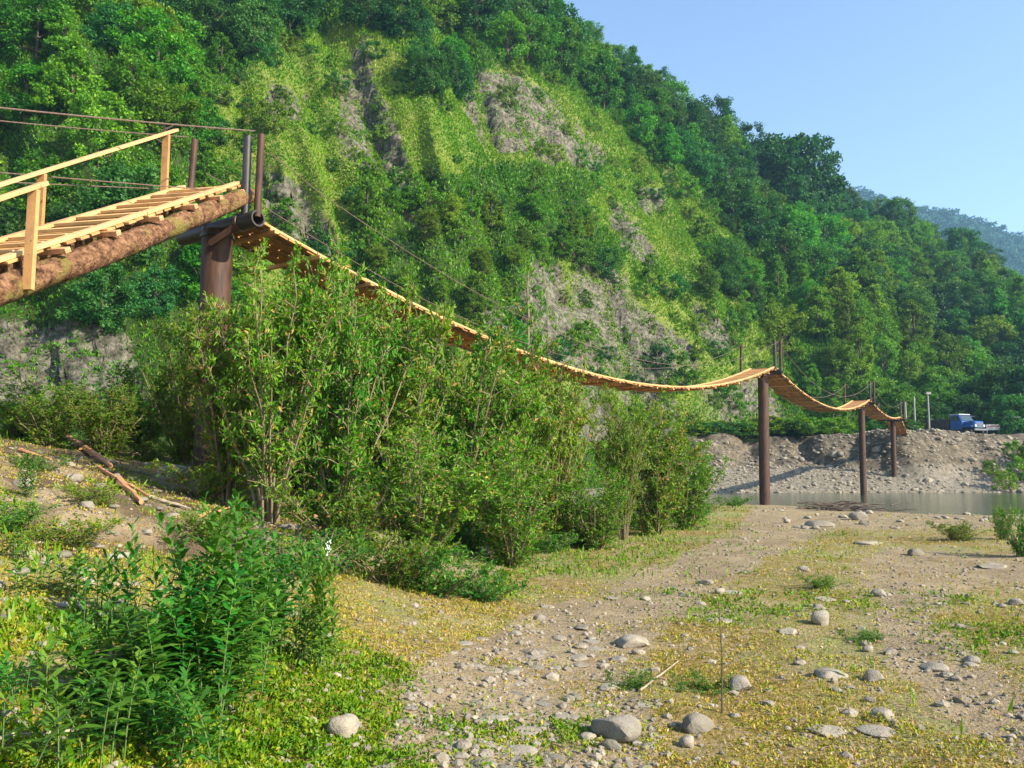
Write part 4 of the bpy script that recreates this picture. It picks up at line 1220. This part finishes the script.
# spans
def zspan(Ya, za, Yb, zb, sag, Y_):
    u = (Y_ - Ya) / (Yb - Ya); return za + (zb - za) * u - 4 * sag * u * (1 - u)
SP = [(14.7, 6.02, 39.7, 6.42, 1.85), (39.9, 6.42, 57.7, 6.3, 1.25), (57.9, 6.3, 67.4, 5.68, .5), (67.6, 5.68, 71.6, 3.85, .25)]
sl = ['first and longest sagging plank span, from the nearest tower over the shrubs', 'second sagging plank span, between the shore tower and the tower in the water',
      'third short plank span, between the tower in the water and the last tower', 'last short plank span dropping to the top of the far bank']
K = BD.y
for i, (Ya, za, Yb, zb, sag) in enumerate(SP):
    L = (Yb - Ya) / K; n = int(L / .23)
    root = empty('bridge_span', bp(Ya, za)); tag(root, sl[i], 'bridge span', 'sagging plank spans of the footbridge')
    rl = root.location
    P = lambda Y_, sd=0, dz=0: bp(Y_, zspan(Ya, za, Yb, zb, sag, Y_) + dz, sd) - rl
    mb = MB(); hw_ = .62
    for k in range(n):
        Y0 = Ya + (Yb - Ya) * (k + .5) / n
        t_ = (P(Y0 + .05) - P(Y0 - .05)).normalized(); c = P(Y0) + BS * R.uniform(-.03, .03)
        sd = (BS + t_ * R.uniform(-.02, .02)).normalized(); up_ = sd.cross(t_)
        if up_.z < 0: up_ = -up_
        mb.box(c, t_ * (.105 * R.uniform(.85, 1.05)), sd * (hw_ + R.uniform(-.05, .06)), up_ * .016)
    mb.build('deck_planks', M['span'], root)
    mb = MB(); step = 1.35; nn_ = int(L / step)
    for k in range(nn_ + 1):
        Y0 = Ya + (Yb - Ya) * min(max(k / nn_, .01), .99)
        c = P(Y0, 0, -.06); t_ = (P(Y0 + .05) - P(Y0 - .05)).normalized()
        mb.beam(c - BS * (hw_ + .14), c + BS * (hw_ + .14), .1, .07)
    mb.build('joists', M['wood'], root, bevel=.006)
    for sd in (hw_ - .06, -hw_ + .06):
        mb = MB(); seg = max(4, int(L / 1.35))
        for k in range(seg):
            ya = Ya + (Yb - Ya) * k / seg; yb = Ya + (Yb - Ya) * (k + 1.03) / seg
            mb.beam(P(ya, sd, .045), P(min(yb, Yb), sd, .045), .11, .05)
        mb.build('edge_board', M['woodpale'], root, bevel=.005)
    for sd in (.5, -.5):
        mb = MB(); mb.tube([P(Ya + (Yb - Ya) * k / 24, sd, -.04) for k in range(25)], .011, 6); mb.build('deck_cable', M['dark'], root, True)
    for sd in (.30, .0, -.30):
        mb = MB(); seg = max(4, int(L / 1.35))
        for k in range(seg):
            o_ = R.uniform(-.03, .03)
            mb.beam(P(Ya + (Yb - Ya) * k / seg, sd + o_, -.032), P(min(Ya + (Yb - Ya) * (k + 1.02) / seg, Yb), sd + o_, -.032), .17, .024)
        mb.build('under_board', M['span'], root)
    for sd in (.86, -1.0):
        e = .0
        mb = MB(); mb.tube([P(Ya + (Yb - Ya) * k / 24, sd * (.86 if 0 < k < 24 else 1), 1.25 - .45 * (4 * (k / 24) * (1 - k / 24))) for k in range(25)], .008 if i == 0 else .012, 6)
        mb.build('hand_cable', M['cable'], root, True)

# back-stays from the first tower to an anchor beyond the left edge
def cable(a, b, label, sag=.12, r=.014):
    mb = MB(); a, b = Vector(a), Vector(b); mb.tube([a.lerp(b, k / 20) - Vector((0, 0, 4 * sag * (k / 20) * (1 - k / 20))) for k in range(21)], r, 6)
    return tag(mb.build('steel_cable', M['cable'], smooth=True), label, 'cable')
top = at(255, 131, 14.05); cable(top, at(-290, 74, 8.8), 'thicker upper rusty cable running left from the top of the first tower', .05, .012)
cable(at(188, 137, 15.0), at(-290, 88, 9.6), 'second upper cable, ending at the far-side upright of the first tower', .05, .009)
cable(at(240, 192, 14.1), at(-290, 146, 8.8), 'lower cable crossing in front of the ramp deck', .02, .009)
cable(at(190, 190, 14.9), at(-290, 166, 9.3), 'lowest cable passing behind the near handrail post of the ramp', .02, .009)

# ------------------------------------------------------------------ ramp
root = empty('wooden_ramp', bp(9.0, 2.2)); tag(root, 'steep wooden ramp of planks on a mossy log with a fresh timber handrail', 'ramp')
rl = root.location
ZA, ZB = 6.27, None
a0 = at(238, 199, 14.0)                          # upper end of the near log
dn = (-BD); slope = .528
RD = Vector((-.2, -.98, 0)).normalized(); RS = Vector((-RD.y, RD.x, 0))
def rp(t, side=0, dz=0):                         # t metres down the ramp from the tower, plan distance
    q = Vector((a0.x, a0.y, 0)) + RD * t + RS * (side); q.z = a0.z - slope * t + dz
    return q - rl
# near log and far log
for sd, r0 in ((0, .155), (-1.25, .14)):
    mb = MB(); pts = []; rad = []
    for k in range(55):
        t = -.35 + 8.8 * k / 54; pts.append(rp(t, sd + R.uniform(-.008, .008), R.uniform(-.008, .008) - .08 * math.sin(k / 54 * 3.14))); rad.append(r0 * (1 + .012 * t) * (1 + .12 * (vn(np.array([t * 2.2]), np.array([sd]), 5)[0] - .5)) * R.uniform(.97, 1.03))
    mb.tube(pts, rad, 22, caps=False, wob=.16)
    lg = mb.build('log', M['log'], root, True)
    d_ = (pts[0] - pts[2]).normalized()
    for e in (0, 54):
        mb = MB(); d = (pts[1] - pts[0]).normalized(); s_ = -1 if e == 0 else 1
        mb.tube([pts[e] + d * s_ * .006, pts[e] + d * s_ * .012], rad[e] * .93, 16)
        if e == 0:
            for k in range(26):
                an = R.uniform(0, 6.28); b_ = pts[2] + (RS * math.cos(an) + Vector((0, 0, 1)) * math.sin(an)) * rad[0] * R.uniform(.2, .95)
                mb.tube([b_, b_ + d_ * R.uniform(.2, .36)], [.035, .008], 4)
        mb.build('cut_end', M['cutwood'], lg)
dirv = (rp(1) - rp(0)).normalized(); upv = RS.cross(dirv); upv = upv if upv.z > 0 else -upv
mb = MB(); k = 0; t = -.15
while t < 8.1:
    c = rp(t, -.66 + R.uniform(-.03, .03)) + upv * .20
    mb.box(c, dirv * .085, (RS + dirv * R.uniform(-.03, .03)).normalized() * (.66 + R.uniform(-.05, .04)), upv * .018)
    t += .215 + R.uniform(0, .015); k += 1
mb.build('deck_planks', M['wood'], root, bevel=.004)
mb = MB(); t = .25
while t < 8.0:
    c = rp(t, -.66) + upv * .245
    mb.box(c, dirv * .028, RS * R.uniform(.42, .5), upv * .024); t += .42
mb.build('foot_cleats', M['woodpale'], root, bevel=.004)
for sd in (-.10, -1.22):
    mb = MB()
    for (t0, t1_) in ((-.3, 2.3), (2.25, 4.9), (4.85, 8.1)):
        mb.beam(rp(t0, sd) + upv * .245, rp(t1_, sd + .02) + upv * .245, .14, .05, upv)
    mb.build('edge_board', M['woodpale'], root, bevel=.005)
# short cross timbers poking out under the edge board on the near log
for t in (.75, 1.45, 2.3, 3.2, 4.1, 5.3):
    mb = MB()
    c = rp(t, -.05) + upv * .155
    mb.box(c, dirv * .05, RS * .24, upv * .035)
    mb.build('cross_timber', M['cutwood'], root, bevel=.005)
# handrail: posts and rails
hr = MB()
def wpost(px_, topy, sd, nm='handrail_post', low=-.02):
    # find the distance down the ramp at which this side is seen at px_
    best = min((abs(proj(*[np.array(v) for v in (rp(t, sd) + rl)])[0] - px_), t) for t in [x * .01 for x in range(-20, 600)])[1]
    b = rp(best, sd) + upv * low; yy = (b + rl).y
    tp = at(px_, topy, yy) - rl; tp.x = b.x + (tp.x - b.x) * .5
    mb = MB(); mb.beam(b, Vector((b.x, b.y, tp.z)), .13, .055, RD); mb.build(nm, M['wood'], root, bevel=.005)
    return best, Vector((b.x, b.y, tp.z))
t1p, p1 = wpost(166, 135, -1.30, low=.15); t2p, p2 = wpost(42, 174, -1.30, low=.15); t3p, p3 = wpost(25, 190, .20, low=-.12)
dv = (p2 - p1)
mb = MB(); mb.beam(p1 - dv * .10 + Vector((0, 0, .035)), p2 + Vector((0, 0, .035)), .10, .05); mb.beam(p2 + Vector((0, 0, .034)) - dv * .02, p2 + dv * 1.3 + Vector((0, 0, .034)), .10, .05)
mb.build('handrail', M['woodpale'], root, bevel=.005)
mb = MB(); mb.beam(p3 - dv * .06 + Vector((0, 0, .035)), p3 + dv * 1.6 + Vector((0, 0, .035)), .10, .05); mb.build('handrail', M['woodpale'], root, bevel=.005)
for q, sd in ((p2 + dv * .98, -1.3), (p3 + dv * .95, .2)):
    mb = MB(); mb.beam(q, q - Vector((0, 0, 1.05)), .13, .055, RD); mb.build('handrail_post', M['wood'], root, bevel=.005)

# ------------------------------------------------------------------ far bank: truck, poles, shed, banner
def make_truck(loc, rz):
    root = empty('parked_truck', loc); root.rotation_euler = (0, 0, rz); tag(root, 'blue truck with a white cab roof parked under trees on the far bank', 'truck')
    # x forward
    mb = MB(); mb.box((-1.6, 0, 1.35), (1.9, 0, 0), (0, 1.05, 0), (0, 0, .5)); mb.build('cargo_bed', M['shed'], root, bevel=.04)
    mb = MB()
    vs = [(.35, -.95, .7), (1.75, -.95, .7), (1.75, -.95, 1.55), (1.35, -.85, 2.2), (.35, -.85, 2.25)]
    vs = [Vector(v) for v in vs]; vs2 = [Vector((v.x, -v.y, v.z)) for v in vs]
    mb.add(vs + vs2, [(0, 1, 2, 3, 4), (9, 8, 7, 6, 5), (0, 5, 6, 1), (1, 6, 7, 2), (2, 7, 8, 3), (3, 8, 9, 4), (4, 9, 5, 0)])
    cab = mb.build('cab', M['blue'], root, bevel=.03)
    mb = MB(); mb.box((.85, 0, 2.28), (.55, 0, 0), (0, .86, 0), (0, 0, .05)); mb.build('roof', M['white'], cab, bevel=.03)
    mb = MB(); mb.add([(1.745, -.8, 1.62), (1.745, .8, 1.62), (1.385, .74, 2.16), (1.385, -.74, 2.16)], [(0, 1, 2, 3)]); mb.v = [(v[0] + .02, v[1], v[2] + .01) for v in mb.v]; mb.build('windscreen', M['glass'], cab)
    for s_ in (-1, 1):
        mb = MB(); mb.box((.9, s_ * .915, 1.85), (.38, 0, 0), (0, .02, 0), (0, 0, .25)); mb.build('side_window', M['glass'], cab)
    mb = MB(); mb.box((2.35, 0, 1.15), (.65, 0, 0), (0, .72, 0), (0, 0, .38)); hd = mb.build('hood', M['blue'], root, bevel=.12)
    mb = MB()
    for k in range(6): mb.box((3.01, 0, .9 + k * .09), (.015, 0, 0), (0, .5, 0), (0, 0, .025))
    mb.build('grille', M['roofm'], hd)
    for s_ in (-1, 1):
        mb = MB(); mb.tube([(2.98, s_ * .62, 1.05), (3.06, s_ * .62, 1.05)], .13, 12); mb.build('headlight', M['white'], hd)
        mb = MB(); mb.box((2.35, s_ * .88, .98), (.55, 0, 0), (0, .18, 0), (0, 0, .1)); mb.build('fender', M['blue'], root, bevel=.06)
    mb = MB(); mb.box((3.12, 0, .65), (.06, 0, 0), (0, .98, 0), (0, 0, .1)); mb.build('bumper', M['roofm'], root, bevel=.02)
    for x_ in (2.3, -1.9, -2.9 + .4):
        for s_ in (-1, 1):
            if x_ == -1.9: continue
            mb = MB(); mb.tube([(x_, s_ * .7, .45), (x_, s_ * .98, .45)], .45, 20); wl = mb.build('wheel', M['tyre'], root, True)
            mb = MB(); mb.tube([(x_, s_ * .97, .45), (x_, s_ * 1.0, .45)], .2, 14); mb.build('rim', M['roofm'], wl, True)
    mb = MB(); mb.box((0, 0, .68), (2.9, 0, 0), (0, .4, 0), (0, 0, .09)); mb.build('chassis', M['dark'], root)
def bank_pt(px_, Yd): x = (px_ - 512) / FPX * Yd; return Vector((x, Yd, gz(x, Yd)))
q = bank_pt(953, 86); make_truck(q, math.radians(-66))
for px_, Yd, hpx, lb in ((906, 80, 34, 'short pale post at the far end of the footbridge'), (915, 84, 40, 'middle pale pole between the bridge end and the truck'),
                         (929, 86, 44, 'slim pale lamp-like pole beside the blue truck')):
    b = bank_pt(px_, Yd); H = hpx / FPX * Yd; mb = MB(); mb.tube([b + Vector((0, 0, -.3)), b + Vector((.03, 0, H))], [.11, .08], 10)
    if 'lamp' in lb: mb.box(b + Vector((.05, -.1, H)), (.25, 0, 0), (0, .1, 0), (0, 0, .12))
    tag(mb.build('pole', M['concrete'], smooth=True), lb, 'pole')
# shed
b = bank_pt(982, 95); root = empty('open_shed', b); tag(root, 'dark open shed with a thin grey roof beside the blue truck', 'shed')
mb = MB(); mb.box((0, 1.2, 1.2), (3.2, 0, 0), (0, .05, 0), (0, 0, 1.2)); mb.build('back_wall', M['shed'], root)
mb = MB(); mb.box((0, 0, 2.5), (3.6, 0, 0), (0, 1.5, 0.15), (0, 0, .05)); mb.build('roof', M['roofm'], root)
for x_ in (-3.1, -1, 1.1, 3.1):
    mb = MB(); mb.box((x_, -1.1, 1.15), (.07, 0, 0), (0, .07, 0), (0, 0, 1.2)); mb.build('post', M['shed'], root)
b = bank_pt(993, 90); root = empty('banner', b); tag(root, 'small white banner with red lettering standing before the shed', 'banner')
mb = MB(); mb.box((0, 0, 1.15), (.75, 0, 0), (0, .02, 0), (0, 0, .32)); mb.build('board', M['white'], root)
mb = MB()
for k in range(7): mb.box((-.5 + k * .165, -.028, 1.22 + (.02 if k % 2 else 0)), (.05, 0, 0), (0, .004, 0), (0, 0, .09))
mb.build('lettering', M['red'], root)
for s_ in (-.65, .65):
    mb = MB(); mb.box((s_, .05, .5), (.03, 0, 0), (0, .03, 0), (0, 0, .6)); mb.build('leg', M['concrete'], root)
for k in range(5):
    b = bank_pt(928 + k * 2.5, 82 + R.uniform(-.5, .5)); s = R.uniform(.25, .45)
    place(stoneP[3], b, R.uniform(0, 6), (s, s, s), label='pale boulder heaped on the bank top beside the truck', cat='boulder', group='pale boulders beside the truck')
# trees shading the truck
for px_, Yd, s, kd in ((1005, 100, .95, 'dark'), (1030, 97, .9, 'dark'), (975, 103, .8, 'dark'), (940, 101, .75, 'mid'), (905, 98, .7, 'mid'), (1060, 100, 1, 'dark'), (990, 92, .42, 'dark'), (938, 92, .42, 'dark'), (968, 97, .55, 'dark'), (1014, 90, .5, 'dark')):
    b = bank_pt(px_, Yd)
    place(protoT[kd][0], b, R.uniform(0, 6), (s, s, s), label=f'{"dark" if kd == "dark" else "mid green"} spreading tree on the bank top behind the truck and shed', cat='tree', group='trees shading the truck and shed')

# ------------------------------------------------------------------ haze
HAZE = True
if HAZE:
    mb = MB(); mb.box((0, 960, 175), (1450, 0, 0), (0, 1100, 0), (0, 0, 178))
    o = mb.build('haze', M['white']); o.data.materials.clear()
    m, nt, out = newmat('thin_blue_haze'); pv = N(nt, 'ShaderNodeVolumePrincipled')
    pv.inputs['Color'].default_value = (.36, .64, 1, 1); pv.inputs['Density'].default_value = .00030; pv.inputs['Anisotropy'].default_value = .2
    nt.links.new(pv.outputs[0], out.inputs['Volume']); o.data.materials.append(m)
    tag(o, 'thin bluish haze filling the valley', 'haze', kind='stuff')

# prototypes that were never placed do not belong to the place
for o in list(col.objects):
    if o.parent is None and o.location.z < -150 and o.location.y < -400:
        for c in list(o.children): bpy.data.objects.remove(c)
        bpy.data.objects.remove(o)
